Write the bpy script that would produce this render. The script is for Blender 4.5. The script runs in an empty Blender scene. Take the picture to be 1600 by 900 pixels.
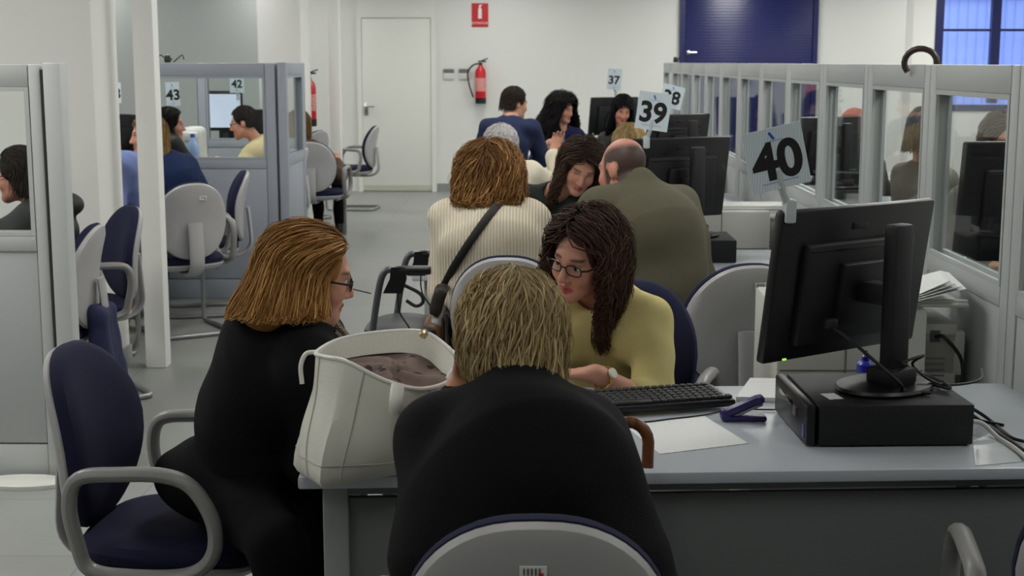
import bpy, bmesh, math, random
import numpy as np
from mathutils import Vector, Matrix
random.seed(4)
rng = np.random.default_rng(7)
SC = bpy.context.scene
COL = SC.collection
pi = math.pi
R_ = math.radians

# ---------------------------------------------------------------- camera
FPX = 2200.0
CAMZ = 1.6
PITCH = math.atan(353 / FPX)
YAW = R_(0.78)
RC = Matrix.Rotation(YAW, 3, 'Z') @ Matrix.Rotation(pi / 2 - PITCH, 3, 'X')
cam_d = bpy.data.cameras.new('camera')
cam = bpy.data.objects.new('camera', cam_d)
COL.objects.link(cam)
cam.location = (0, 0, CAMZ)
cam.rotation_euler = RC.to_euler()
cam_d.sensor_width = 36
cam_d.lens = FPX / 1600 * 36
cam_d.dof.use_dof = True
cam_d.dof.focus_distance = 3.6
cam_d.dof.aperture_fstop = 9.0
SC.camera = cam


def W(px, py, y=None, z=None, x=None):
    """point of the place seen at a photo pixel, on a plane y=, z= or x="""
    d = RC @ Vector(((px - 800) / FPX, (450 - py) / FPX, -1))
    if y is not None:
        t = y / d.y
    elif z is not None:
        t = (z - CAMZ) / d.z
    else:
        t = x / d.x
    return Vector((0, 0, CAMZ)) + d * t


# ---------------------------------------------------------------- materials
def lin(r, g=None, b=None):
    c = (r, g, b) if g is not None else r
    return tuple(((v / 255) / 12.92 if v / 255 <= .04045 else ((v / 255 + .055) / 1.055) ** 2.4) for v in c)


def new_mat(name):
    m = bpy.data.materials.new(name)
    m.use_nodes = True
    nt = m.node_tree
    return m, nt, nt.nodes['Principled BSDF']


def mat(name, col, rough=.5, metal=0, var=.06, vscale=6, bump=0, bscale=120, spec=.5, coat=0):
    """principled surface with a faint procedural tone variation and optional bump"""
    m, nt, p = new_mat(name)
    c = lin(*col)
    tc = nt.nodes.new('ShaderNodeTexCoord')
    nz = nt.nodes.new('ShaderNodeTexNoise')
    nz.inputs['Scale'].default_value = vscale
    nz.inputs['Detail'].default_value = 4
    nt.links.new(tc.outputs['Object'], nz.inputs['Vector'])
    mx = nt.nodes.new('ShaderNodeMix')
    mx.data_type = 'RGBA'
    mx.inputs[6].default_value = (*[v * (1 - var) for v in c], 1)
    mx.inputs[7].default_value = (*[min(1, v * (1 + var)) for v in c], 1)
    nt.links.new(nz.outputs['Fac'], mx.inputs[0])
    nt.links.new(mx.outputs[2], p.inputs['Base Color'])
    p.inputs['Roughness'].default_value = rough
    p.inputs['Metallic'].default_value = metal
    p.inputs['Specular IOR Level'].default_value = spec
    if coat:
        p.inputs['Coat Weight'].default_value = coat
    if bump:
        n2 = nt.nodes.new('ShaderNodeTexNoise')
        n2.inputs['Scale'].default_value = bscale
        n2.inputs['Detail'].default_value = 3
        nt.links.new(tc.outputs['Object'], n2.inputs['Vector'])
        b = nt.nodes.new('ShaderNodeBump')
        b.inputs['Strength'].default_value = bump
        b.inputs['Distance'].default_value = .01
        nt.links.new(n2.outputs['Fac'], b.inputs['Height'])
        nt.links.new(b.outputs['Normal'], p.inputs['Normal'])
    return m


def mat_attr(name, rough=.5, spec=.4, sss=0, bump=0, bscale=200):
    m, nt, p = new_mat(name)
    a = nt.nodes.new('ShaderNodeAttribute')
    a.attribute_name = 'tint'
    nt.links.new(a.outputs['Color'], p.inputs['Base Color'])
    p.inputs['Roughness'].default_value = rough
    p.inputs['Specular IOR Level'].default_value = spec
    if sss:
        p.inputs['Subsurface Weight'].default_value = sss
        p.inputs['Subsurface Radius'].default_value = (.01, .004, .002)
        p.inputs['Subsurface Scale'].default_value = .5
    if bump:
        tc = nt.nodes.new('ShaderNodeTexCoord')
        n2 = nt.nodes.new('ShaderNodeTexNoise')
        n2.inputs['Scale'].default_value = bscale
        nt.links.new(tc.outputs['Object'], n2.inputs['Vector'])
        b = nt.nodes.new('ShaderNodeBump')
        b.inputs['Strength'].default_value = bump
        b.inputs['Distance'].default_value = .004
        nt.links.new(n2.outputs['Fac'], b.inputs['Height'])
        nt.links.new(b.outputs['Normal'], p.inputs['Normal'])
    return m


def mat_glass(name, tint=(.97, .985, .98)):
    m = bpy.data.materials.new(name)
    m.use_nodes = True
    nt = m.node_tree
    nt.nodes.clear()
    o = nt.nodes.new('ShaderNodeOutputMaterial')
    mx = nt.nodes.new('ShaderNodeMixShader')
    t = nt.nodes.new('ShaderNodeBsdfTransparent')
    g = nt.nodes.new('ShaderNodeBsdfGlossy')
    fr = nt.nodes.new('ShaderNodeFresnel')
    fr.inputs['IOR'].default_value = 1.22
    t.inputs['Color'].default_value = (*tint, 1)
    g.inputs['Roughness'].default_value = .02
    lw = nt.nodes.new('ShaderNodeMath')
    lw.operation = 'MULTIPLY'
    lw.inputs[1].default_value = .35
    nt.links.new(fr.outputs[0], lw.inputs[0])
    nt.links.new(lw.outputs[0], mx.inputs[0])
    nt.links.new(t.outputs[0], mx.inputs[1])
    nt.links.new(g.outputs[0], mx.inputs[2])
    nt.links.new(mx.outputs[0], o.inputs[0])
    return m


def mat_emit(name, col, strength):
    m, nt, p = new_mat(name)
    p.inputs['Base Color'].default_value = (*lin(*col), 1)
    p.inputs['Emission Color'].default_value = (*lin(*col), 1)
    p.inputs['Emission Strength'].default_value = strength
    return m


def mat_wave(name, col1, col2, scale, axis='X', rough=.8, bump=.5, detail=1.0, dist=.01, distort=0.3):
    """ribbed / ruled surface: bands along one axis"""
    m, nt, p = new_mat(name)
    tc = nt.nodes.new('ShaderNodeTexCoord')
    wv = nt.nodes.new('ShaderNodeTexWave')
    wv.bands_direction = axis
    wv.inputs['Scale'].default_value = scale
    wv.inputs['Distortion'].default_value = distort
    wv.inputs['Detail'].default_value = detail
    nt.links.new(tc.outputs['Object'], wv.inputs['Vector'])
    mx = nt.nodes.new('ShaderNodeMix')
    mx.data_type = 'RGBA'
    mx.inputs[6].default_value = (*lin(*col1), 1)
    mx.inputs[7].default_value = (*lin(*col2), 1)
    nt.links.new(wv.outputs['Fac'], mx.inputs[0])
    nt.links.new(mx.outputs[2], p.inputs['Base Color'])
    p.inputs['Roughness'].default_value = rough
    if bump:
        b = nt.nodes.new('ShaderNodeBump')
        b.inputs['Strength'].default_value = bump
        b.inputs['Distance'].default_value = dist
        nt.links.new(wv.outputs['Fac'], b.inputs['Height'])
        nt.links.new(b.outputs['Normal'], p.inputs['Normal'])
    return m


def on_surface(o, px, py, off=.01):
    """point on the near side of a built mesh along the view of a pixel, lifted off its surface"""
    from mathutils.bvhtree import BVHTree
    me = o.data
    base = WLOC[o.name]
    if o.name not in _BVH:
        _BVH[o.name] = BVHTree.FromPolygons([v.co + base for v in me.vertices], [tuple(p.vertices) for p in me.polygons])
    d = (RC @ Vector(((px - 800) / FPX, (450 - py) / FPX, -1))).normalized()
    loc, nor, i, t = _BVH[o.name].ray_cast(Vector((0, 0, CAMZ)), d)
    return None if loc is None else loc + nor * off


_BVH = {}


# ---------------------------------------------------------------- object helpers
WLOC = {}


def mesh_np(name, V, polys, mats, midx=None, smooth=True, sharp=38, tint=None):
    """polys: list of arrays (n,3)/(n,4) or one list of index tuples"""
    me = bpy.data.meshes.new(name)
    V = np.asarray(V, dtype=np.float32)
    if isinstance(polys, np.ndarray):
        polys = [polys]
    if isinstance(polys, list) and polys and isinstance(polys[0], np.ndarray):
        loops = np.concatenate([q.ravel() for q in polys]).astype(np.int32)
        tot = np.concatenate([np.full(len(q), q.shape[1], dtype=np.int32) for q in polys])
    else:
        loops = np.array([i for f in polys for i in f], dtype=np.int32)
        tot = np.array([len(f) for f in polys], dtype=np.int32)
    start = np.concatenate([[0], np.cumsum(tot)[:-1]]).astype(np.int32)
    me.vertices.add(len(V))
    me.vertices.foreach_set('co', V.ravel())
    me.loops.add(len(loops))
    me.loops.foreach_set('vertex_index', loops)
    me.polygons.add(len(tot))
    me.polygons.foreach_set('loop_start', start)
    me.polygons.foreach_set('loop_total', tot)
    for m in (mats if isinstance(mats, (list, tuple)) else [mats]):
        me.materials.append(m)
    if midx is not None:
        me.polygons.foreach_set('material_index', np.asarray(midx, dtype=np.int32))
    me.polygons.foreach_set('use_smooth', np.full(len(tot), bool(smooth)))
    me.update(calc_edges=True)
    me.validate()
    if smooth and sharp:
        me.set_sharp_from_angle(angle=R_(sharp))
    if tint is not None:
        a = me.attributes.new('tint', 'FLOAT_COLOR', 'POINT')
        t = np.ones((len(V), 4), dtype=np.float32)
        t[:, :3] = tint
        a.data.foreach_set('color', t.ravel())
    return me


def tag(o, label=None, cat=None, group=None, kind=None):
    if label:
        o['label'] = label
    if cat:
        o['category'] = cat
    if group:
        o['group'] = group
    if kind:
        o['kind'] = kind
    return o


def empty(name, loc, label, cat, group=None, rz=0):
    o = bpy.data.objects.new(name, None)
    o.empty_display_size = .05
    COL.objects.link(o)
    o.location = loc
    o.rotation_euler = (0, 0, rz)
    WLOC[o.name] = Vector(loc)
    return tag(o, label, cat, group)


def put(name, V, polys, mats, parent=None, label=None, **kw):
    """link a mesh given in world coordinates (prototypes: parent at the origin)"""
    V = np.asarray(V, dtype=np.float64)
    if parent is not None:
        off = WLOC[parent.name]
        loc = None
    else:
        lo, hi = V.min(0), V.max(0)
        off = Vector(((lo[0] + hi[0]) / 2, (lo[1] + hi[1]) / 2, lo[2]))
    me = mesh_np(name, V - np.array(off), polys, mats, **kw)
    o = bpy.data.objects.new(name, me)
    COL.objects.link(o)
    if parent is not None:
        o.parent = parent
        WLOC[o.name] = off
    else:
        o.location = off
        WLOC[o.name] = Vector(off)
    if label:
        o['label'] = label
    return o


def copy_tree(o, parent=None):
    c = o.copy()
    COL.objects.link(c)
    if parent is not None:
        c.parent = parent
    for ch in list(o.children):
        copy_tree(ch, c)
    return c


def place(o, loc, rz, label, group=None, cat=None):
    o.location = loc
    o.rotation_euler = (0, 0, rz)
    return tag(o, label, cat, group)


def catmull(pts, n=6, closed=False):
    P = [Vector(p) for p in pts]
    out = []
    m = len(P)
    rngk = range(m) if closed else range(m - 1)
    for i in rngk:
        p0 = P[(i - 1) % m] if closed or i > 0 else P[0] * 2 - P[1]
        p1 = P[i]
        p2 = P[(i + 1) % m]
        p3 = P[(i + 2) % m] if closed or i + 2 < m else P[-1] * 2 - P[-2]
        for k in range(n):
            t = k / n
            out.append(.5 * ((2 * p1) + (p2 - p0) * t + (2 * p0 - 5 * p1 + 4 * p2 - p3) * t * t + (3 * p1 - p0 - 3 * p2 + p3) * t ** 3))
    if not closed:
        out.append(P[-1])
    return out


class MB:
    """collects shapes into one mesh"""

    def __init__(self):
        self.v, self.f, self.m = [], [], []

    def add(self, V, F, mi=0):
        b = len(self.v)
        self.v += [tuple(p) for p in V]
        self.f += [tuple(i + b for i in q) for q in F]
        self.m += [mi] * len(F)
        return self

    def box(self, c, s, R=None, bev=0, mi=0, seg=2):
        bm = bmesh.new()
        bmesh.ops.create_cube(bm, size=1)
        for v in bm.verts:
            v.co = Vector((v.co.x * s[0], v.co.y * s[1], v.co.z * s[2]))
        if bev:
            bmesh.ops.bevel(bm, geom=bm.edges[:], offset=min(bev, min(s) * .48), segments=seg, profile=.5, affect='EDGES')
        if R is not None and not isinstance(R, Matrix):
            R = Matrix.Rotation(R, 3, 'Z')
        bm.verts.index_update()
        V = [(R @ v.co if R is not None else v.co) + Vector(c) for v in bm.verts]
        F = [[v.index for v in f.verts] for f in bm.faces]
        bm.free()
        return self.add(V, F, mi)

    def tube(self, pts, r, seg=10, closed=False, mi=0, flat=None):
        P = [Vector(p) for p in pts]
        n = len(P)
        rr = r if isinstance(r, (list, tuple)) else [r] * n
        V, F = [], []
        up = None
        for i in range(n):
            if closed:
                t = (P[(i + 1) % n] - P[i - 1]).normalized()
            else:
                t = (P[min(i + 1, n - 1)] - P[max(i - 1, 0)]).normalized()
            if up is None:
                up = Vector((0, 0, 1)) if abs(t.z) < .9 else Vector((1, 0, 0))
                if flat is not None:
                    up = Vector(flat[0])
            a = (up - t * up.dot(t)).normalized()
            up = a
            b = t.cross(a)
            ka = flat[1] if flat is not None else 1
            for k in range(seg):
                th = 2 * pi * k / seg
                V.append(P[i] + a * math.cos(th) * rr[i] * ka + b * math.sin(th) * rr[i])
        m = n if closed else n - 1
        for i in range(m):
            j = (i + 1) % n
            for k in range(seg):
                F.append((i * seg + k, i * seg + (k + 1) % seg, j * seg + (k + 1) % seg, j * seg + k))
        if not closed:
            F.append(tuple(range(seg))[::-1])
            F.append(tuple((n - 1) * seg + k for k in range(seg)))
        return self.add(V, F, mi)

    def cyl(self, a, b, r0, r1=None, seg=20, mi=0):
        return self.tube([a, b], [r0, r1 if r1 is not None else r0], seg, mi=mi)

    def lathe(self, prof, c, seg=24, mi=0, axis=None, sx=1, sy=1):
        """prof: (r, z) list"""
        V, F = [], []
        M = axis if axis is not None else Matrix.Identity(3)
        for r, z in prof:
            for k in range(seg):
                th = 2 * pi * k / seg
                V.append(M @ Vector((r * sx * math.cos(th), r * sy * math.sin(th), z)) + Vector(c))
        n = len(prof)
        for i in range(n - 1):
            for k in range(seg):
                F.append((i * seg + k, i * seg + (k + 1) % seg, (i + 1) * seg + (k + 1) % seg, (i + 1) * seg + k))
        F.append(tuple(range(seg))[::-1])
        F.append(tuple((n - 1) * seg + k for k in range(seg)))
        return self.add(V, F, mi)

    def prism(self, poly, depth, M, c, mi=0):
        """2D outline (local x,y) extruded along local z from 0 to depth, frame M (3x3) at c"""
        n = len(poly)
        V = [M @ Vector((p[0], p[1], 0)) + Vector(c) for p in poly] + [M @ Vector((p[0], p[1], depth)) + Vector(c) for p in poly]
        F = [tuple(range(n))[::-1], tuple(range(n, 2 * n))] + [(i, (i + 1) % n, n + (i + 1) % n, n + i) for i in range(n)]
        return self.add(V, F, mi)

    def pillow(self, outline, rings, M=None, c=(0, 0, 0), bend=None, mi=0):
        """outline: closed (x,z) list; rings: (scale, y) from front to back; bend(x,z)->dy"""
        M = M or Matrix.Identity(3)
        V, F = [], []
        n = len(outline)
        cx = sum(p[0] for p in outline) / n
        cz = sum(p[1] for p in outline) / n

        def pt(x, z, y):
            return M @ Vector((x, y + (bend(x, z) if bend else 0), z)) + Vector(c)
        for s, y in rings:
            for (x, z) in outline:
                V.append(pt(cx + (x - cx) * s, cz + (z - cz) * s, y))
        for i in range(len(rings) - 1):
            for k in range(n):
                F.append((i * n + k, i * n + (k + 1) % n, (i + 1) * n + (k + 1) % n, (i + 1) * n + k))
        a = len(V)
        V.append(pt(cx, cz, rings[0][1]))
        V.append(pt(cx, cz, rings[-1][1]))
        e = (len(rings) - 1) * n
        for k in range(n):
            F.append((a, (k + 1) % n, k))
            F.append((a + 1, e + k, e + (k + 1) % n))
        return self.add(V, F, mi)

    def put(self, name, mats, parent=None, label=None, **kw):
        bm = bmesh.new()
        vs = [bm.verts.new(p) for p in self.v]
        for q, mi in zip(self.f, self.m):
            try:
                f = bm.faces.new([vs[i] for i in q])
                f.material_index = mi
            except ValueError:
                pass
        bmesh.ops.recalc_face_normals(bm, faces=bm.faces[:])
        bm.verts.index_update()
        V = np.array([v.co[:] for v in bm.verts])
        F = [[v.index for v in f.verts] for f in bm.faces]
        mi = [f.material_index for f in bm.faces]
        bm.free()
        return put(name, V, F, mats, parent, label, midx=mi, **kw)


_TXT = {}


def text_mesh(body, size, bold=.02):
    """flat lettering as (verts, faces) centred on the origin in local x,y"""
    key = (body, size, bold)
    if key not in _TXT:
        cu = bpy.data.curves.new('lettering', 'FONT')
        cu.body = body
        cu.size = size
        cu.offset = bold * size
        cu.align_x = 'CENTER'
        cu.resolution_u = 6
        o = bpy.data.objects.new('lettering', cu)
        COL.objects.link(o)
        dg = bpy.context.evaluated_depsgraph_get()
        me = bpy.data.meshes.new_from_object(o.evaluated_get(dg))
        V = [v.co.copy() for v in me.vertices]
        F = [tuple(p.vertices) for p in me.polygons]
        bpy.data.objects.remove(o)
        bpy.data.curves.remove(cu)
        bpy.data.meshes.remove(me)
        lo = Vector((min(v.x for v in V), min(v.y for v in V), 0))
        hi = Vector((max(v.x for v in V), max(v.y for v in V), 0))
        V = [v - (lo + hi) / 2 for v in V]
        _TXT[key] = (V, F)
    return _TXT[key]


# ---------------------------------------------------------------- smooth solid modelling
def A3(v):
    return np.array(v, dtype=np.float64)


def Cn(a, b, ra, rb, k=.02, flat=None):
    return dict(t='c', a=A3(a), b=A3(b), ra=ra, rb=rb, k=k, flat=flat)


def El(c, r, R=None, k=.02):
    return dict(t='e', c=A3(c), r=A3(r), R=np.eye(3) if R is None else np.array(R), k=k)


def Sub(p):
    p['sub'] = True
    return p


def bbox(p):
    if p['t'] == 'c':
        m = max(p['ra'], p['rb'])
        if p['flat'] is not None:
            m *= max(1, p['flat'][1])
        return np.minimum(p['a'], p['b']) - m, np.maximum(p['a'], p['b']) + m
    e = np.sqrt(((p['R'] * p['r'][None, :]) ** 2).sum(1))
    return p['c'] - e, p['c'] + e


def sdf(prims, vox, waves=None):
    lo = np.min([bbox(p)[0] for p in prims if not p.get('sub')], axis=0) - 4 * vox
    hi = np.max([bbox(p)[1] for p in prims if not p.get('sub')], axis=0) + 4 * vox
    n = np.ceil((hi - lo) / vox).astype(int) + 1
    D = np.full(n, .2, dtype=np.float32)
    ax = [lo[i] + vox * np.arange(n[i]) for i in range(3)]
    for p in prims:
        bl, bh = bbox(p)
        e = p['k'] + 3 * vox
        i0 = np.clip(np.floor((bl - e - lo) / vox).astype(int), 0, n - 1)
        i1 = np.clip(np.ceil((bh + e - lo) / vox).astype(int) + 1, 1, n)
        if (i1 <= i0).any():
            continue
        sl = tuple(slice(i0[i], i1[i]) for i in range(3))
        X = ax[0][sl[0]][:, None, None].astype(np.float32)
        Y = ax[1][sl[1]][None, :, None].astype(np.float32)
        Z = ax[2][sl[2]][None, None, :].astype(np.float32)
        if p['t'] == 'c':
            a, b = p['a'], p['b']
            d = b - a
            L = max((d * d).sum(), 1e-9)
            h = np.clip(((X - a[0]) * d[0] + (Y - a[1]) * d[1] + (Z - a[2]) * d[2]) / L, 0, 1)
            qx, qy, qz = X - a[0] - h * d[0], Y - a[1] - h * d[1], Z - a[2] - h * d[2]
            if p['flat'] is not None:
                nn, s = A3(p['flat'][0]), p['flat'][1]
                nn = nn / np.linalg.norm(nn)
                c = (qx * nn[0] + qy * nn[1] + qz * nn[2]) * (1 / s - 1)
                qx, qy, qz = qx + nn[0] * c, qy + nn[1] * c, qz + nn[2] * c
            q = np.sqrt(qx * qx + qy * qy + qz * qz) - (p['ra'] + (p['rb'] - p['ra']) * h)
        else:
            c, r, R = p['c'], p['r'], p['R']
            dx, dy, dz = X - c[0], Y - c[1], Z - c[2]
            k0 = k1 = 0
            for i in range(3):
                u = dx * R[0, i] + dy * R[1, i] + dz * R[2, i]
                k0 = k0 + (u / r[i]) ** 2
                k1 = k1 + (u / r[i] ** 2) ** 2
            k0 = np.sqrt(k0)
            k1 = np.sqrt(k1) + 1e-6
            q = k0 * (k0 - 1) / k1
        k = p['k']
        cur = D[sl]
        if p.get('sub'):
            h = np.clip(.5 - .5 * (cur + q) / k, 0, 1)
            D[sl] = cur * (1 - h) - q * h + k * h * (1 - h)
        else:
            h = np.clip(.5 + .5 * (cur - q) / k, 0, 1)
            D[sl] = cur * (1 - h) + q * h - k * h * (1 - h)
    if waves:
        act = np.abs(D) < .04
        I = np.nonzero(act)
        P = np.stack([ax[i][I[i]] for i in range(3)], 1)
        add = 0
        for (dv, f, amp, ph) in waves:
            dv = A3(dv)
            dv = dv / np.linalg.norm(dv)
            w1 = P @ dv * f + ph
            add = add + amp * np.sin(w1 + 1.3 * np.sin(P @ np.array([dv[1], dv[2], dv[0]]) * f * .55 + ph * 2))
        D[I] += add.astype(np.float32)
    # surface nets
    S = D < 0
    c = sum(S[i:n[0] - 1 + i, j:n[1] - 1 + j, k:n[2] - 1 + k].astype(np.int8) for i in (0, 1) for j in (0, 1) for k in (0, 1))
    act = (c > 0) & (c < 8)
    I = np.argwhere(act)
    idx = np.full(act.shape, -1, dtype=np.int64)
    idx[act] = np.arange(len(I))
    cor = [(i, j, k) for i in (0, 1) for j in (0, 1) for k in (0, 1)]
    val = np.stack([D[I[:, 0] + a, I[:, 1] + b, I[:, 2] + e] for a, b, e in cor], 1)
    acc = np.zeros((len(I), 3))
    cnt = np.zeros(len(I))
    for p in range(8):
        for q in range(p + 1, 8):
            if sum(abs(cor[p][i] - cor[q][i]) for i in range(3)) != 1:
                continue
            m = (val[:, p] < 0) != (val[:, q] < 0)
            t = val[m, p] / (val[m, p] - val[m, q])
            cp, cq = np.array(cor[p], float), np.array(cor[q], float)
            acc[m] += cp + t[:, None] * (cq - cp)
            cnt[m] += 1
    V = lo + vox * (I + acc / cnt[:, None])
    F = []
    for axx in range(3):
        s0 = [slice(None)] * 3
        s1 = [slice(None)] * 3
        s0[axx], s1[axx] = slice(0, -1), slice(1, None)
        a, b = S[tuple(s0)], S[tuple(s1)]
        E = np.argwhere(a != b)
        u, w = (axx + 1) % 3, (axx + 2) % 3
        ok = (E[:, u] > 0) & (E[:, w] > 0) & (E[:, u] < n[u] - 1) & (E[:, w] < n[w] - 1)
        E = E[ok]
        ins = a[tuple(E.T)]

        def cell(du, dw):
            G = E.copy()
            G[:, u] += du
            G[:, w] += dw
            return idx[tuple(G.T)]
        q = np.stack([cell(-1, -1), cell(0, -1), cell(0, 0), cell(-1, 0)], 1)
        q[~ins] = q[~ins][:, ::-1]
        F.append(q)
    F = np.concatenate(F)
    F = F[(F >= 0).all(1)]
    return V, F


def waves(amp, f=40, n=3, seed=0, bias=(0, 0, 1)):
    r = np.random.default_rng(seed)
    return [(np.array(bias) * 1.0 + r.normal(size=3) * .6, f * r.uniform(.6, 1.5), amp / n * 1.6, r.uniform(0, 6)) for _ in range(n)]
# ---------------------------------------------------------------- people
M_SKIN = mat_attr('skin', .5, .35, sss=.08)
M_HAIR = mat_attr('hair', .62, .18)
M_EYEW = mat('eye_white', (215, 208, 200), .25, var=.02)
M_IRIS = mat('eye_iris', (45, 32, 24), .2, var=.1)
M_GLS = mat('glasses_frame', (22, 20, 22), .3)
M_LENS = mat_glass('lens')


def headR(a, p, r):
    return Matrix.Rotation(R_(-a), 3, 'Z') @ Matrix.Rotation(R_(-p), 3, 'X') @ Matrix.Rotation(R_(r), 3, 'Y')


def head_prims(c, R, s, fem=True):
    Rn = np.array(R)
    c = np.array(c)

    def w(*p):
        return c + s * (Rn @ np.array(p))

    def e(p, r, k=.02):
        return El(w(*p), [s * q for q in r], Rn, k * s)

    def cn(a, b, ra, rb, k=.01):
        return Cn(w(*a), w(*b), ra * s, rb * s, k * s)
    jw = .041 if fem else .049
    P = [e((0, -.014, .040), (.073, .092, .088)),
         e((0, .030, -.010), (.060, .064, .085), .03),
         e((0, .030, -.066), (jw + .008, .050, .040), .03),
         cn((-jw, -.004, -.050), (-.012, .070, -.090), .018, .017, .03),
         cn((jw, -.004, -.050), (.012, .070, -.090), .018, .017, .03),
         e((0, .076, -.096), (.020, .016, .016), .02),
         cn((-.034, .076, .030), (.034, .076, .030), .012, .012, .02),
         e((-.040, .060, -.025), (.022, .026, .024), .025),
         e((.040, .060, -.025), (.022, .026, .024), .025),
         Sub(e((-.031, .104, .009), (.017, .018, .013), .014)),
         Sub(e((.031, .104, .009), (.017, .018, .013), .014)),
         cn((0, .086, .022), (0, .110, -.026), .0075, .0115, .012),
         e((-.0125, .098, -.032), (.0085, .010, .0075), .007),
         e((.0125, .098, -.032), (.0085, .010, .0075), .007),
         cn((-.017, .083, -.060), (0, .094, -.057), .005, .0065, .006),
         cn((.017, .083, -.060), (0, .094, -.057), .005, .0065, .006),
         cn((-.015, .083, -.069), (.015, .083, -.069), .0065, .0065, .006),
         cn((0, .0855, -.0705), (0, .0925, -.0695), .0065, .0065, .006),
         Sub(cn((-.019, .096, -.0635), (.019, .096, -.0635), .0022, .0022, .004)),
         e((-.075, -.010, -.002), (.011, .020, .031), .008),
         e((.075, -.010, -.002), (.011, .020, .031), .008),
         ]
    return P


def mixc(T, m, col):
    return T * (1 - m[:, None]) + np.array(col) * m[:, None]


def skin_tint(V, c, R, s, skin, lip, brow, bald=None):
    q = (V - np.array(c)) @ np.array(R) / s
    T = np.tile(np.array(lin(*skin)), (len(V), 1))
    base = np.array(lin(*skin))
    x, y, z = q[:, 0], q[:, 1], q[:, 2]
    front = (y > .03).astype(float)
    ck = np.exp(-(((np.abs(x) - .043) / .022) ** 2 + ((z + .03) / .022) ** 2)) * front
    T = mixc(T, ck * .35, base * np.array([1.0, .74, .70]))
    ns = np.exp(-((x / .014) ** 2 + ((z + .028) / .016) ** 2)) * (y > .085)
    T = mixc(T, ns * .35, base * np.array([1.0, .75, .7]))
    # lips
    lm = np.clip(1.35 - ((x / .0235) ** 2 + ((z + .064) / .0115) ** 2), 0, 1) * (y > .07)
    T = mixc(T, np.clip(lm * 2, 0, 1) * .85, lin(*lip))
    # brows: arched bands
    ax = np.abs(x)
    zb = .036 - 6 * (ax - .034) ** 2
    bm = np.clip(1.6 - ((ax - .033) / .019) ** 4 - ((z - zb) / .0045) ** 2, 0, 1) * (y > .045) * (ax > .010)
    T = mixc(T, bm * .85, lin(*brow))
    # lash line
    el = np.clip(1.3 - ((ax - .031) / .017) ** 4 - ((z - .0185) / .0035) ** 2, 0, 1) * (y > .05)
    T = mixc(T, el * .7, np.array(lin(*brow)) * .6)
    if bald is not None:
        # cropped hair: back and sides dark, crown bare
        hm = np.clip((.048 - y) / .016, 0, 1) * np.clip((z + .058) / .012, 0, 1)
        crown = np.clip(1.35 - (((x) / .056) ** 2 + ((y + .005) / .078) ** 2), 0, 1) * (z > .06)
        ear = (np.abs(x) > .068) & (z < .034) & (y > -.034)
        hm = hm * (1 - np.clip(crown * 2, 0, 1)) * (1 - ear.astype(float))
        T = mixc(T, np.clip(hm, 0, 1) * .93, lin(*bald))
    return T


def hand_prims(w, d, n, side, curl=25, s=1.0):
    """wrist w, pointing d, palm faces n; side = +1 thumb towards lat"""
    d = Vector(d).normalized()
    n = Vector(n)
    n = (n - d * n.dot(d)).normalized()
    lat = d.cross(n) * side
    w = Vector(w)
    P = [Cn(w - d * .02, w + d * .02 * s, .024 * s, .025 * s, .02, (n, .72)),
         Cn(w + d * .03 * s, w + d * .075 * s, .030 * s, .036 * s, .015, (n, .42))]
    offs = [.029, .010, -.009, -.027]
    lens = [.066, .075, .069, .053]
    for i in range(4):
        b = w + d * (.083 - abs(offs[i] - .005) * .12) * s + lat * offs[i] * s
        p = b
        ang = 0
        dd = (d + lat * offs[i] * 3).normalized()
        for j, fr in enumerate((.45, .32, .23)):
            ang += R_(curl * (1.0 if j else .7) * (1 + .12 * i))
            dv = dd * math.cos(ang) + n * math.sin(ang)
            q = p + dv * lens[i] * fr * s
            P.append(Cn(p, q, (.0088 - .0008 * j) * s, (.0082 - .0009 * j) * s, .004))
            p = q
    b = w + d * .028 * s + lat * .026 * s
    q = b + (d * .55 + lat * .7 + n * .35).normalized() * .040 * s
    P.append(Cn(b, q, .0125 * s, .0105 * s, .01))
    q2 = q + (d * .85 + lat * .25 + n * .4).normalized() * .032 * s
    P.append(Cn(q, q2, .0100 * s, .0085 * s, .004))
    return P


def ik(s, w, l1, l2, pole):
    s, w = Vector(s), Vector(w)
    d = w - s
    L = d.length
    if L > (l1 + l2) * .995:
        w = s + d.normalized() * (l1 + l2) * .995
        d = w - s
        L = d.length
    a = (l1 * l1 - l2 * l2 + L * L) / (2 * L)
    h = math.sqrt(max(l1 * l1 - a * a, 0))
    u = d.normalized()
    p = Vector(pole)
    p = (p - u * p.dot(u)).normalized()
    return s + u * a + p * h, w


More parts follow.
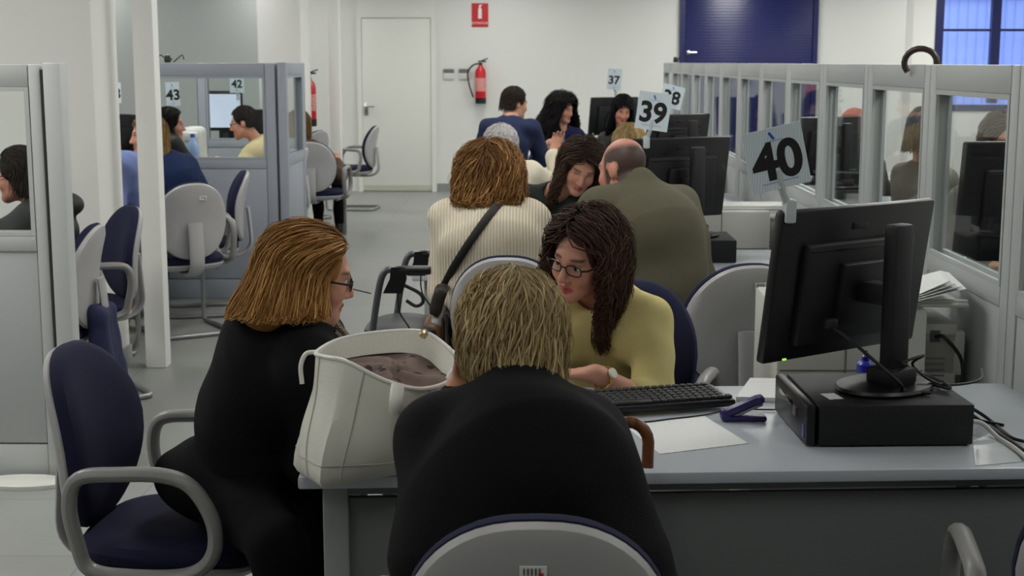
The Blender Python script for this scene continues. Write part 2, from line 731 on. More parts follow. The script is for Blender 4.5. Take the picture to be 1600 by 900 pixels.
# ---- hair
def hair_mesh(c, R, s, st, vox):
    """strands combed over the skull; returns V, F(list), tint"""
    Rn = np.array(R)
    c = np.array(c)
    r = np.random.default_rng(st.get('seed', 1))
    n = int(st.get('n', 900) * st.get('dens', 3.4))
    N = st.get('steps', 14)
    ec = np.array(st.get('ec', (0, -.014, .036)))
    er = np.array(st.get('er', (.084, .104, .098)))
    g = Rn.T @ np.array([0, 0, -1.0])
    U = r.normal(size=(n * 6, 3))
    U /= np.linalg.norm(U, axis=1)[:, None]
    hl = st.get('hairline', .34)
    ok = (U[:, 1] < hl + .72 * np.clip(U[:, 2], 0, 1)) & (U[:, 2] > np.where(U[:, 1] < -.25, st.get('nape', -.55), st.get('side', -.10)))
    U = U[ok][:n]
    n = len(U)
    lay = r.uniform(.965, 1.0 + st.get('vol', .06), n)
    p = ec + U * er * lay[:, None]
    part = st.get('part', .0)
    a = st.get('spread', .8)
    back = st.get('back', .5)
    L = st.get('len', .22) * r.uniform(.82, 1.08, n)
    step = L / N
    drop = st.get('drop', .3) * r.uniform(.86, 1.04, n)
    pts = [p.copy()]
    ph = r.uniform(0, 6.28, n)
    cf = st.get('curlf', 2.5) * r.uniform(.8, 1.25, n)
    ca = st.get('curl', .004) * r.uniform(.5, 1.4, n)
    tuck = st.get('tuck', 0)
    swirl = np.array(st.get('wind', (0, 0, 0)))
    alive = np.ones(n, bool)
    jit = r.normal(size=(n, 3)) * st.get('jit', .18) * .7
    for i in range(N):
        t = i / N
        q = (p - ec) / er
        top = np.clip(q[:, 2] * 1.4 + .2, 0, 1)[:, None]
        sg = np.tanh((p[:, 0] - part) / .02)
        fl = np.stack([sg * a, np.full(n, -back), np.zeros(n)], 1) * top
        rad = np.stack([p[:, 0] - ec[0], p[:, 1] - ec[1], np.zeros(n)], 1)
        rad /= np.linalg.norm(rad, axis=1)[:, None] + 1e-6
        tk = np.clip((-.02 - (p[:, 2])) / .08, 0, 1)[:, None]
        d = g * (.55 + .6 * (1 - top)) + fl + jit * (.5 + t) + swirl * t
        if st.get('fringe') is None:
            ff = ((p[:, 1] > .045) & (p[:, 2] < .085)).astype(float)
            d[:, 0] += ff * np.sign(p[:, 0] + 1e-5) * 1.2
            d[:, 1] -= ff * .6
        d /= np.linalg.norm(d, axis=1)[:, None]
        pn = p + d * step[:, None]
        q = (pn - ec) / er
        Lq = np.linalg.norm(q, axis=1)
        up_ = q[:, 2] > -.12
        pn[up_] = ec + (q[up_] / Lq[up_][:, None]) * er * lay[up_][:, None]
        lw_ = ~up_
        rh = np.hypot(q[:, 0], q[:, 1]) + 1e-6
        want = lay * (1 - tuck * np.clip(-.12 - q[:, 2], 0, 1.2))
        fac = 1 + (want / rh - 1) * .35
        pn[lw_, 0] = ec[0] + q[lw_, 0] * fac[lw_] * er[0]
        pn[lw_, 1] = ec[1] + q[lw_, 1] * fac[lw_] * er[1]
        if st.get('fringe') is None:
            bad = (pn[:, 1] > .05) & (pn[:, 2] < .07) & (np.abs(pn[:, 0]) < .066)
            pn[bad, 0] = np.sign(pn[bad, 0] + 1e-6) * .068
        hgt = -(pn @ g)
        alive &= hgt > -drop
        pn[~alive] = p[~alive] + (pn[~alive] - p[~alive]) * .04
        p = pn
        pts.append(p.copy())
    Pt = np.stack(pts, 1)  # n, N+1, 3
    tt = np.linspace(0, 1, N + 1)[None, :]
    w1 = np.sin(tt * cf[:, None] * 6.28 + ph[:, None]) * ca[:, None] * np.clip(tt * 3, 0, 1)
    w2 = np.cos(tt * cf[:, None] * 6.28 + ph[:, None]) * ca[:, None] * np.clip(tt * 3, 0, 1)
    outv = (Pt - ec) / er
    outv /= np.linalg.norm(outv, axis=2)[:, :, None] + 1e-6
    sidev = np.cross(outv, np.broadcast_to(g, outv.shape))
    Pt = Pt + outv * (w1 + np.abs(ca)[:, None])[:, :, None] + sidev * w2[:, :, None]
    rad = st.get('rad', .0030) * st.get('fine', .34) * r.uniform(.7, 1.3, n)[:, None] * np.clip(1.25 - tt ** 2.2, .25, 1)
    tan = np.gradient(Pt, axis=1)
    tan /= np.linalg.norm(tan, axis=2)[:, :, None] + 1e-9
    b1 = np.cross(tan, outv)
    b1 /= np.linalg.norm(b1, axis=2)[:, :, None] + 1e-9
    b2 = np.cross(tan, b1)
    K = 4
    ring = []
    for k in range(K):
        th = 2 * pi * k / K
        ring.append(Pt + (b1 * math.cos(th) * 1.7 + b2 * math.sin(th) * .7) * rad[:, :, None])
    V = np.stack(ring, 2)  # n,N+1,K,3
    base = (np.arange(n)[:, None, None] * (N + 1) + np.arange(N)[None, :, None]) * K
    kk = np.arange(K)[None, None, :]
    F = np.stack([base + kk, base + (kk + 1) % K, base + K + (kk + 1) % K, base + K + kk], -1).reshape(-1, 4)
    V = V.reshape(-1, 3)
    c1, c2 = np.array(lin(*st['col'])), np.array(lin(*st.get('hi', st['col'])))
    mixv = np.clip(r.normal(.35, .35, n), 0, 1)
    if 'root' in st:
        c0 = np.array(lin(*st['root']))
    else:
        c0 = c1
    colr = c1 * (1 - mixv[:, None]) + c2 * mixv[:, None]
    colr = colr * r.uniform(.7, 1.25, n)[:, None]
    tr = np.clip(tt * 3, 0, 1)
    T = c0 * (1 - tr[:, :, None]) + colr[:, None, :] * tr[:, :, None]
    T = np.repeat(T[:, :, None, :], K, axis=2).reshape(-1, 3)
    V = (c + s * (V @ Rn.T))
    # under-mass
    prim = [El(c + s * (Rn @ ec), er * s * st.get('core', .965), Rn, .01)]
    for m in st.get('mass', []):
        prim.append(Cn(c + s * (Rn @ np.array(m[0])), c + s * (Rn @ np.array(m[1])), m[2] * s, m[3] * s, .03, (Rn @ np.array(m[4]), m[5]) if len(m) > 4 else None))
    if not st.get('noface'):
        fc, fr = st.get('face', ((0, .122, -.012), (.074, .092, .122)))
        prim.append(Sub(El(c + s * (Rn @ np.array(fc)), np.array(fr) * s, Rn, .012)))
        prim.append(Sub(El(c + s * (Rn @ np.array((0, .05, -.10))), np.array((.062, .075, .09)) * s, Rn, .012)))
    V2, F2 = sdf(prim, vox)
    T2 = np.tile((c1 * .75 + c2 * .15) * (1 if 'root' not in st else 1), (len(V2), 1))
    return np.concatenate([V, V2]), [F.astype(np.int64), (F2 + len(V))], np.concatenate([T, T2])


def orient(R, c, s, *p):
    return Vector(c) + (R @ Vector(p)) * s


def make_eyes(par, c, R, s):
    for sx in (-1, 1):
        mb = MB()
        r = .0125 * s
        prof = []
        nn = 12
        for i in range(nn + 1):
            th = pi * i / nn
            prof.append((max(r * math.sin(th), 1e-5), r * math.cos(th)))
        axm = R @ Matrix.Rotation(-pi / 2, 3, 'X')
        mb.lathe(prof, orient(R, c, s, sx * .031, .0765, .009), 16, axis=axm)
        zs = [((R.transposed() @ (Vector(v) - orient(R, c, s, sx * .031, .0765, .009))).y / r) for v in mb.v]
        mb.m = [1 if sum(zs[i] for i in f) / len(f) > .86 else 0 for f in mb.f]
        mb.put('eye', [M_EYEW, M_IRIS], par)


def make_glasses(par, c, R, s, mt=None, thick=.0022):
    mb = MB()
    for sx in (-1, 1):
        pts = []
        for k in range(20):
            th = 2 * pi * k / 20
            cx, cz = math.cos(th), math.sin(th)
            x = .0245 * math.copysign(abs(cx) ** .7, cx)
            z = .0155 * math.copysign(abs(cz) ** .7, cz)
            pts.append(orient(R, c, s, sx * .0335 + x, .1035 - abs(sx * .0335 + x) * .12, .007 + z))
        mb.tube(pts, thick * s, 6, closed=True)
        mb.prism([(0, 0)], 0, Matrix.Identity(3), (0, 0, 0)) if False else None
        b = len(mb.v)
        mb.add(pts, [tuple(range(20))], 1)
        mb.tube([orient(R, c, s, sx * .057, .096, .012), orient(R, c, s, sx * .072, .084, .013), orient(R, c, s, sx * .079, .03, .012), orient(R, c, s, sx * .079, -.01, .010), orient(R, c, s, sx * .077, -.024, -.008)], thick * 1.25 * s, 6)
    mb.tube([orient(R, c, s, -.0095, .103, .012), orient(R, c, s, 0, .106, .014), orient(R, c, s, .0095, .103, .012)], thick * s, 6)
    return mb.put('glasses', [mt or M_GLS, M_LENS], par)


def torso_prims(hp, nb, F, Rt, sl, sr, bulk, bust=0, bulge=.03, depth=.66, belly=0):
    """clothed trunk from seat to neck base"""
    hp, nb = Vector(hp), Vector(nb)
    ax = nb - hp
    back = -F
    wp = hp + ax * .36 + back * bulge * .6
    cp = hp + ax * .70 + back * bulge
    fl = (F, depth)
    lat = (sr - sl)
    shc = (sl + sr) / 2
    P = [Cn(hp + ax * .225, wp, .168 * bulk, .150 * bulk, .05, fl),
         Cn(wp, cp, .150 * bulk, .163 * bulk, .05, fl),
         Cn(cp, cp * .3 + shc * .7, .163 * bulk, .125 * bulk, .06, (F, depth * .95)),
         Cn(sl + lat * .06, sr - lat * .06, .058 * bulk, .058 * bulk, .06),
         Cn(sl + lat * .17, nb + (sl - sr) * .10 + Vector((0, 0, -.012)), .050 * bulk, .047, .05),
         Cn(sr - lat * .17, nb + (sr - sl) * .10 + Vector((0, 0, -.012)), .050 * bulk, .047, .05)]
    if bust:
        n = lat.normalized()
        for q in (-1, 1):
            P.append(El(cp + F * (.085 * bulk) + n * q * .075 + Vector((0, 0, -.01)), (bust, bust, bust), None, .05))
    if belly:
        P.append(El(wp + F * .07, (.15 * bulk, .15 * bulk, .13), None, .06))
    return P


def person(label, hip, neck, head, ha, ba, hands, group=None, tops=None, trou=None, shoe=None, hair=None, skin=(196, 146, 120), lip=(150, 70, 65), brow=(70, 50, 38),
           fem=True, vox=.008, sw=.175, bulk=1.0, poles=None, hdir=None, hn=None, curl=25, legs=None, glasses=False, eyes=True, bald=None, hs=.92, bust=0, bulge=.03,
           belly=0, spread=.10, depth=.66, shl=None, arm_l=(.285, .245), neckr=.052, topname='sweater', legname='trousers', sleeve=1.0, hairvox=None, footfwd=.02):
    hip, neck, head = Vector(hip), Vector(neck), Vector(head)
    root = empty('person', (hip.x, hip.y, 0), label, 'person', group)
    F = Vector((math.sin(R_(ba)), math.cos(R_(ba)), 0))
    Rt = Vector((F.y, -F.x, 0))
    R = headR(*ha)
    up = (neck - hip).normalized()
    sl = neck - Rt * sw - Vector((0, 0, .055))
    sr = neck + Rt * sw - Vector((0, 0, .055))
    if shl:
        sl, sr = sl + Vector(shl[0]), sr + Vector(shl[1])
    poles = poles or (-Rt * .6 - Vector((0, 0, 1)) - F * .3, Rt * .6 - Vector((0, 0, 1)) - F * .3)
    arms = []
    for i, (s0, tgt) in enumerate(((sl, hands[0]), (sr, hands[1]))):
        e, w = ik(s0, tgt, arm_l[0], arm_l[1], poles[i])
        arms.append((s0, e, w))
    # knees and feet
    if legs is None:
        legs = []
        for q in (-1, 1):
            h = hip + Rt * q * .085
            k = hip + Rt * q * spread + F * .42
            k.z = .535
            a = k + F * footfwd
            a.z = .095
            legs.append((h, k, a))
    else:
        legs = [tuple(Vector(x) for x in l) for l in legs]
    # ---- body: one continuous figure
    c = head
    P = head_prims(c, R, hs, fem)
    nk_top = orient(R, c, hs, 0, -.022, -.055)
    P.append(Cn(nk_top, neck + Vector((0, 0, .0)) - F * .01, neckr * .92, neckr * 1.02, .025))
    P.append(Cn(neck, neck * .75 + hip * .25, .055, .10, .05, (F, .6)))
    P.append(Cn(neck * .75 + hip * .25, hip + up * .06, .11 * bulk, .11 * bulk, .05, (F, .6)))
    P.append(Cn(sl + (sr - sl) * .1, sr - (sr - sl) * .1, .035, .035, .04))
    for i, (s0, e, w) in enumerate(arms):
        P.append(Cn(s0, e, .040, .037, .02))
        P.append(Cn(e, w, .039 if fem else .042, .025 if fem else .028, .02))
        d = (w - e).normalized()
        hd = Vector(hdir[i]).normalized() if hdir and hdir[i] is not None else d
        nn = Vector(hn[i]) if hn and hn[i] is not None else Vector((0, 0, -1))
        P += hand_prims(w + hd * .012, hd, nn, -1 if i == 0 else 1, curl if not isinstance(curl, (tuple, list)) else curl[i], .95 if fem else 1.05)
    for h, k, a in legs:
        P.append(Cn(h + Vector((0, 0, .02)), k, .060, .045, .03))
        P.append(Cn(k, a, .042, .030, .02))
    V, Fq = sdf(P, vox)
    T = skin_tint(V, c, R, hs, skin, lip, brow, bald)
    put('body', V, Fq, M_SKIN, root, sharp=0, tint=T)
    # ---- top
    t = tops
    P = torso_prims(hip + Vector((0, 0, .0)), neck, F, Rt, sl, sr, bulk, bust, bulge, depth, belly)
    for i, (s0, e, w) in enumerate(arms):
        cuff = t.get('cuff', .92)
        cuff = cuff[i] if isinstance(cuff, tuple) else cuff
        we = e + (w - e) * cuff
        P.append(Cn(s0 + (arms[1 - i][0] - s0) * .06, e, .062 * bulk * sleeve, .054 * bulk * sleeve, .045))
        P.append(Cn(e, we, .052 * bulk * sleeve, .043 * sleeve, .03))
        if t.get('rolled'):
            P.append(Cn(we - (w - e) * .03, we + (w - e) * .03, .049 * sleeve, .047 * sleeve, .012))
    if t.get('collar'):
        cz = neck + Vector((0, 0, t.get('collar_h', .03)))
        P.append(Cn(neck + Vector((0, 0, -.02)), cz, .072, .064, .03))
    if t.get('hood'):
        P.append(El(neck - F * .06 + Vector((0, 0, .0)), (.11, .09, .06), None, .03))
    if t.get('drape'):
        for q, s0 in ((-1, sl), (1, sr)):
            P.append(Cn(s0 + F * -.01 - Rt * q * .03, hip + Rt * q * .150 * bulk + Vector((0, 0, .14)), .060 * bulk, .090 * bulk, .08, (F, .85)))
    neckcut = [Sub(Cn(neck + F * .02 + Vector((0, 0, .012)), nk_top, neckr * 1.08, neckr * 1.08, .01))] if t.get('scoop', True) else []
    if t.get('vneck'):
        neckcut.append(Sub(Cn(neck + F * .11 + Vector((0, 0, .01)), neck + F * .145 + Vector((0, 0, -.13)), .05, .012, .015)))
    amp = t.get('amp', .004)
    V, Fq = sdf(P + neckcut, t.get('vox', max(vox, .006)), waves(amp, t.get('wf', 45), 4, t.get('seed', 3), (.3, .3, 1.0)) if amp else None)
    top_o = put(topname, V, Fq, t['mat'], root, label=t.get('label'), sharp=0)
    # ---- legs
    P = [El(hip + Vector((0, 0, .015)), (.165 * bulk, .165 * bulk, .10), None, .03)]
    for h, k, a in legs:
        P.append(Cn(h, k, .082 * min(bulk, 1.1), .064, .05))
        P.append(Cn(k, a + (k - a).normalized() * .03, .063, .050, .03))
    V, Fq = sdf(P, max(vox, .009), waves(.004, 40, 3, 8))
    put(legname, V, Fq, trou or M_TROU, root, sharp=0)
    for h, k, a in legs:
        f = F
        P = [Cn(a + Vector((0, 0, .02)), a - Vector((0, 0, .045)) - f * .02, .042, .040, .02),
             Cn(a - Vector((0, 0, .05)) + f * .03, a - Vector((0, 0, .058)) + f * .15, .040, .034, .03),
             Sub(El(a + Vector((0, 0, -.195)), (.4, .4, .1), None, .004))]
        V, Fq = sdf(P, max(vox * .8, .007))
        put('shoe', V, Fq, shoe or M_SHOE, root, sharp=0)
    if hair:
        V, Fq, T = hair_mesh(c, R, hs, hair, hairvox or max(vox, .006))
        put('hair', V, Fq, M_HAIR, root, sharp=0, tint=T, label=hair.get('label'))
    if eyes:
        make_eyes(root, c, R, hs)
    if glasses:
        make_glasses(root, c, R, hs, **(glasses if isinstance(glasses, dict) else {}))
    return dict(root=root, R=R, c=c, s=hs, F=F, Rt=Rt, sl=sl, sr=sr, arms=arms, neck=neck, hip=hip, top=top_o)
# ---------------------------------------------------------------- materials of the place
M_WALL = mat('wall_paint', (222, 224, 220), .7, var=.015, vscale=1.2)
M_WALLG = mat('grey_wall_paint', (196, 200, 198), .7, var=.015, vscale=1.2)
M_CEIL = mat('ceiling_tile', (215, 215, 210), .8, var=.02)
M_COLUMN = mat('column_paint', (238, 238, 234), .55, var=.015, vscale=2)
M_PART = mat('partition_laminate', (178, 182, 182), .42, var=.02, vscale=3)
M_PARTL = mat('partition_frame_light', (192, 195, 194), .4, var=.02, vscale=3)
M_PARTD = mat('partition_grey_panel', (150, 156, 166), .5, var=.02, vscale=3)
M_GAP = mat('dark_gasket', (40, 42, 42), .7)
M_GLASS = mat_glass('pane_glass')
M_DESK = mat('desk_laminate', (176, 182, 190), .28, var=.02, vscale=4)
M_DESKE = mat('desk_edge', (140, 145, 152), .4, var=.02)
M_DESKP = mat('desk_grey_metal', (150, 154, 152), .45, var=.03)
M_DESKD = mat('desk_dark_panel', (98, 102, 102), .5, var=.03)
M_NAVY = mat('navy_fabric', (27, 30, 57), .85, var=.10, vscale=30, bump=.25, bscale=600, spec=.25)
M_SHELL = mat('grey_plastic', (170, 169, 170), .42, var=.03, vscale=5)
M_ARM = mat('grey_arm_plastic', (138, 137, 136), .38, var=.03, vscale=5)
M_STEEL = mat('grey_steel_tube', (150, 152, 152), .32, metal=.6, var=.04)
M_BLK = mat('black_plastic', (12, 13, 16), .38, var=.08, vscale=8)
M_BLKM = mat('black_matt_plastic', (10, 11, 14), .55, var=.10, vscale=8, bump=.1, bscale=500)
M_BLKG = mat('black_gloss', (10, 10, 12), .12, var=.05)
M_PAPER = mat('paper', (232, 233, 230), .8, var=.02)
M_WHITEP = mat('white_plastic', (214, 214, 208), .4, var=.02)
M_PRN = mat('printer_shell', (205, 206, 200), .42, var=.02)
M_TROU = mat('black_trousers', (11, 11, 13), .9, var=.1, bump=.15, bscale=300, spec=.15)
M_SHOE = mat('black_shoe', (18, 17, 17), .4)
M_RED = mat('red_paint', (196, 22, 34), .3, var=.04)
M_INK = mat('black_ink', (12, 12, 14), .6)
M_BINK = mat('blue_ink', (50, 80, 190), .6)
M_CABLE = mat('black_cable', (14, 14, 16), .5)
M_DOORW = mat('white_door_paint', (226, 228, 222), .5, var=.01)
M_BLUE = mat_wave('blue_door_paint', (18, 25, 82), (21, 29, 92), 9, 'Z', .3, .12, 0, .004, 0)
M_CHROME = mat('chrome', (200, 200, 200), .2, metal=1)


def mat_tiles():
    m, nt, p = new_mat('floor_tile')
    tc = nt.nodes.new('ShaderNodeTexCoord')
    br = nt.nodes.new('ShaderNodeTexBrick')
    br.offset = 0
    br.inputs['Scale'].default_value = 1
    br.inputs['Brick Width'].default_value = .6
    br.inputs['Row Height'].default_value = .6
    br.inputs['Mortar Size'].default_value = .0025
    br.inputs['Color1'].default_value = (*lin(154, 156, 152), 1)
    br.inputs['Color2'].default_value = (*lin(149, 151, 148), 1)
    br.inputs['Mortar'].default_value = (*lin(124, 125, 122), 1)
    nz = nt.nodes.new('ShaderNodeTexNoise')
    nz.inputs['Scale'].default_value = 2.2
    nz.inputs['Detail'].default_value = 5
    mp = nt.nodes.new('ShaderNodeMapping')
    mp.inputs['Rotation'].default_value = (0, 0, 0)
    nt.links.new(tc.outputs['Object'], mp.inputs['Vector'])
    nt.links.new(mp.outputs[0], br.inputs['Vector'])
    nt.links.new(tc.outputs['Object'], nz.inputs['Vector'])
    mx = nt.nodes.new('ShaderNodeMix')
    mx.data_type = 'RGBA'
    mx.blend_type = 'MULTIPLY'
    mx.inputs[0].default_value = .22
    nt.links.new(br.outputs['Color'], mx.inputs[6])
    nt.links.new(nz.outputs['Color'], mx.inputs[7])
    nt.links.new(mx.outputs[2], p.inputs['Base Color'])
    p.inputs['Roughness'].default_value = .38
    p.inputs['Specular IOR Level'].default_value = .45
    return m


M_FLOOR = mat_tiles()

YB = 17.6      # far wall
XL, XR = -7.5, 7.0
YF = -4.0
HC = 2.85


def struct(name, mb, m, parent=None, **kw):
    o = mb.put(name, m, parent, **kw)
    if parent is None:
        o['kind'] = 'structure'
    return o


struct('floor', MB().box(((XL + XR) / 2, (YB + YF) / 2, -.05), (XR - XL, YB - YF + .4, .1)), M_FLOOR)
struct('ceiling', MB().box(((XL + XR) / 2, (YB + YF) / 2, HC + .05), (XR - XL, YB - YF + .4, .1)), M_CEIL)
struct('wall_left', MB().box((XL - .05, (YB + YF) / 2, HC / 2), (.1, YB - YF, HC)), M_WALLG)
struct('wall_right', MB().box((XR + .05, (YB + YF) / 2, HC / 2), (.1, YB - YF, HC)), M_WALL)
struct('wall_front', MB().box(((XL + XR) / 2, YF - .05, HC / 2), (XR - XL, .1, HC)), M_WALL)
# far wall with the window opening at the right
wx0, wx1 = W(1461, 50, y=YB).x, W(1461, 50, y=YB).x + 2.2
wz0, wz1 = 1.0, 2.6
wb = MB()
wb.box(((XL + wx0) / 2, YB + .06, HC / 2), (wx0 - XL, .12, HC))
wb.box(((wx1 + XR) / 2, YB + .06, HC / 2), (XR - wx1, .12, HC))
wb.box(((wx0 + wx1) / 2, YB + .06, wz0 / 2), (wx1 - wx0, .12, wz0))
wb.box(((wx0 + wx1) / 2, YB + .06, (wz1 + HC) / 2), (wx1 - wx0, .12, HC - wz1))
struct('wall_back', wb, M_WALL)
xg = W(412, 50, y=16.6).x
struct('wall_side', MB().box(((XL + xg) / 2, 16.65, HC / 2), (xg - XL, .1, HC)), mat('grey_shade_wall', (170, 175, 174), .7, var=.015, vscale=1.2))  # shade on this stretch of wall is put into its darker grey

# window: dark blue frame, panes, blue slatted shutter outside
M_WFR = mat('window_blue_frame', (26, 32, 84), .35)
M_SHUT = mat_wave('blue_slat', (92, 118, 196), (122, 146, 214), 3.2, 'X', .6, .2)
win = MB()
fw = .10
cx = (wx0 + wx1) / 2
win.box((wx0 + fw / 2, YB + .03, (wz0 + wz1) / 2), (fw, .09, wz1 - wz0))
win.box((wx1 - fw / 2, YB + .03, (wz0 + wz1) / 2), (fw, .09, wz1 - wz0))
win.box((cx, YB + .03, wz0 + .04), (wx1 - wx0 - 2 * fw, .088, .08))
win.box((cx, YB + .03, wz1 - .11), (wx1 - wx0 - 2 * fw, .088, .22))
mull = W(1556, 50, y=YB).x
win.box((mull, YB + .03, (wz0 + wz1) / 2), (.11, .086, wz1 - wz0 - .2))
win.box((cx, YB + .035, W(1500, 47, y=YB).z), (wx1 - wx0 - 2 * fw, .05, .03))
wo = struct('window_1', win, M_WFR)
pn = MB().box((cx, YB + .05, (wz0 + wz1) / 2), (wx1 - wx0 - .1, .008, wz1 - wz0 - .1))
pn.put('window_pane', M_GLASS, wo)
sh = MB()
k = int((wx1 - wx0) / .115)
for i in range(k):
    x = wx0 + (i + .5) * (wx1 - wx0) / k
    sh.box((x, YB + .25, (wz0 + wz1) / 2), (.118, .03, wz1 - wz0 + .3), bev=.014, seg=3)
sh.box((cx, YB + .28, wz0 + .25), (wx1 - wx0 + .1, .02, .06))
sh.box((cx, YB + .28, wz1 - .2), (wx1 - wx0 + .1, .02, .06))
m_, nt_, p_ = new_mat('blue_shutter')
p_.inputs['Base Color'].default_value = (*lin(160, 178, 226), 1)
p_.inputs['Roughness'].default_value = .6
tl_ = nt_.nodes.new('ShaderNodeBsdfTranslucent')
tl_.inputs['Color'].default_value = (*lin(168, 186, 230), 1)
ms_ = nt_.nodes.new('ShaderNodeMixShader')
ms_.inputs[0].default_value = .6
nt_.links.new(p_.outputs[0], ms_.inputs[1])
nt_.links.new(tl_.outputs[0], ms_.inputs[2])
nt_.links.new(ms_.outputs[0], nt_.nodes['Material Output'].inputs['Surface'])
so = sh.put('window_shutter', m_)
tag(so, 'blue slatted shutter outside the dark blue window', 'shutter')
so['kind'] = 'structure'

# white door in the far wall
dl, dr = W(561, 200, y=YB).x, W(681, 200, y=YB).x
dz = W(620, 27, y=YB).z
d1 = MB()
d1.box((dl + .02, YB - .02, (dz + .05) / 2), (.055, .05, dz + .05))
d1.box((dr - .02, YB - .02, (dz + .05) / 2), (.055, .05, dz + .05))
d1.box(((dl + dr) / 2, YB - .02, dz + .0195), (dr - dl - .016, .048, .05))
do = struct('door_1', d1, M_DOORW)
lf = MB().box(((dl + dr) / 2, YB - .012, dz / 2), (dr - dl - .055, .025, dz - .012), bev=.004)
lo_ = lf.put('door_leaf', M_DOORW, do)
hb = MB()
hc = W(572, 169, y=YB - .03)
hb.box(hc + Vector((0, 0, -.01)), (.05, .012, .16), bev=.004)
hb.tube([hc + Vector((0, 0, .02)), hc + Vector((0, -.05, .02)), hc + Vector((.11, -.05, .02))], .011, 8)
hb.put('door_handle', M_CHROME, do)
ks = MB().box(((dl + dr) / 2, YB - .03, .05), (dr - dl - .12, .006, .06))
ks.put('kick_plate', mat('kick_plate_beige', (190, 190, 172), .4), do)
tr = MB().box(((dl + dr) / 2, YB - .008, (dz + 2.75) / 2), (dr - dl, .016, 2.70 - dz))
struct('trim_1', tr, M_DOORW)
b1 = MB()
xb0, xb1 = W(684, 297, y=YB).x, wx0
b1.box(((xb0 + xb1) / 2, YB - .008, .05), (xb1 - xb0, .016, .1))
struct('baseboard_back', b1, mat('grey_baseboard', (140, 144, 144), .5))

# blue double door beyond the right-hand partition
bl, br_ = W(1062, 50, y=YB).x, W(1277, 50, y=YB).x
d2 = MB()
d2.box((bl + .03, YB - .03, 1.3), (.06, .06, 2.6))
d2.box((br_ - .03, YB - .03, 1.3), (.06, .06, 2.6))
d2.box(((bl + br_) / 2, YB - .03, 2.63), (br_ - bl, .06, .06))
d2o = struct('door_2', d2, M_BLUE)
mid = (bl + br_) / 2
d2a = MB().box((mid, YB - .025, 1.3), (br_ - bl - .124, .04, 2.58), bev=.004)
d2a.put('door_leaf', M_BLUE, d2o)
hc = W(1075, 82, y=YB - .05)
hb = MB()
hb.box(hc, (.04, .012, .05), bev=.004)
hb.tube([hc, hc + Vector((0, -.05, 0)), hc + Vector((.10, -.05, 0))], .012, 8)
hb.put('door_handle', M_CHROME, d2o)


# ---- columns (each its own)
def col_box(x0, x1, y0, y1, m=M_COLUMN, base=None):
    mb = MB().box(((x0 + x1) / 2, (y0 + y1) / 2, HC / 2), (x1 - x0, y1 - y0, HC), bev=.006)
    return mb


for n_, (px, py, w_) in enumerate(((244, 575, .108), (527, 350, .105))):
    p = W(px, py, z=0)
    st_ = struct('column_%s' % ('near' if n_ == 0 else 'far'), col_box(p.x - w_ / 2, p.x + w_ / 2, p.y, p.y + w_), M_COLUMN)
cx1 = W(168, 592, z=0)
wc = struct('column_wide', col_box(cx1.x - .56, cx1.x, cx1.y, cx1.y + .42), M_COLUMN)
bs = MB().box((cx1.x - .28, cx1.y + .21, .05), (.58, .44, .10), bev=.004)
bs.put('baseboard', mat('column_baseboard', (150, 152, 150), .5), wc)
cxx = W(473, 200, y=13.2)
struct('column_middle', col_box(cxx.x - .40, cxx.x, 13.2, 13.75), M_COLUMN)
cxr = W(1443, 50, y=15.0)
struct('column_right', col_box(cxr.x - .11, cxr.x + .11, 15.0, 15.3), M_COLUMN)

# ---------------------------------------------------------------- wall fittings
# fire sign
fs = empty('fire_sign', W(750, 42, y=YB - .004), 'red fire extinguisher sign high on the white far wall', 'sign')
a, b = W(737, 5, y=YB), W(763, 42, y=YB)
MB().box(((a.x + b.x) / 2, YB - .006, (a.z + b.z) / 2), (b.x - a.x, .008, a.z - b.z)).put('sign_plate', M_RED, fs)
fm = Matrix(((1, 0, 0), (0, 0, -1), (0, 1, 0)))
pc = Vector(((a.x + b.x) / 2, YB - .0105, a.z - .11))
pic = [(-.022, -.075), (.022, -.075), (.022, .035), (.010, .055), (.010, .075), (.026, .085), (.026, .095), (-.012, .088), (-.012, .055), (-.022, .035)]
MB().prism(pic, .002, fm, pc).put('pictogram', M_PAPER, fs)
tv, tf = text_mesh('EXTINTOR', .042, .0)
MB().add([fm @ v + Vector((pc.x, YB - .0115, b.z + .045)) for v in tv], tf).put('lettering', M_PAPER, fs)


def extinguisher(base, wall_dir, label):
    """base: bottom centre; wall_dir: towards the wall"""
    t = empty('fire_extinguisher', base, label, 'fire extinguisher')
    b = Vector(base)
    r = .068
    MB().lathe([(.06, .0), (r, .006), (r, .07), (.0, .071)], b, 24).put('foot_ring', M_BLK, t)
    MB().lathe([(r * .95, .06), (r * .98, .07), (r * .98, .37), (r * .85, .415), (.03, .45), (.024, .47)], b, 24).put('cylinder', M_RED, t)
    MB().lathe([(r * .99, .15), (r * .995, .152), (r * .995, .31), (r * .99, .312)], b, 24).put('label_band', mat_wave('extinguisher_label', (206, 60, 66), (226, 190, 186), 22, 'Z', .5, 0, 4, distort=8), t)
    mb = MB().cyl(b + Vector((0, 0, .465)), b + Vector((0, 0, .50)), .022)
    mb.box(b + Vector((.02, 0, .515)), (.10, .02, .018), bev=.004)
    mb.tube([b + Vector((-.01, 0, .51)), b + Vector((.04, 0, .535)), b + Vector((.09, 0, .55))], .007, 8)
    mb.put('valve', M_BLK, t)
    hs = catmull([b + Vector(p) for p in ((-.01, 0, .49), (-.09, -.02, .47), (-.155, -.03, .38), (-.135, -.03, .22), (-.09, -.02, .08))], 6)
    MB().tube(hs, .010, 8).put('hose', M_BLK, t)
    w = Vector(wall_dir)
    MB().box(b + w * (r + .012) + Vector((0, 0, .38)), (.05 if abs(w.y) > .5 else .024, .024 if abs(w.y) > .5 else .05, .12)).put('wall_mount', M_STEEL, t)
    return t


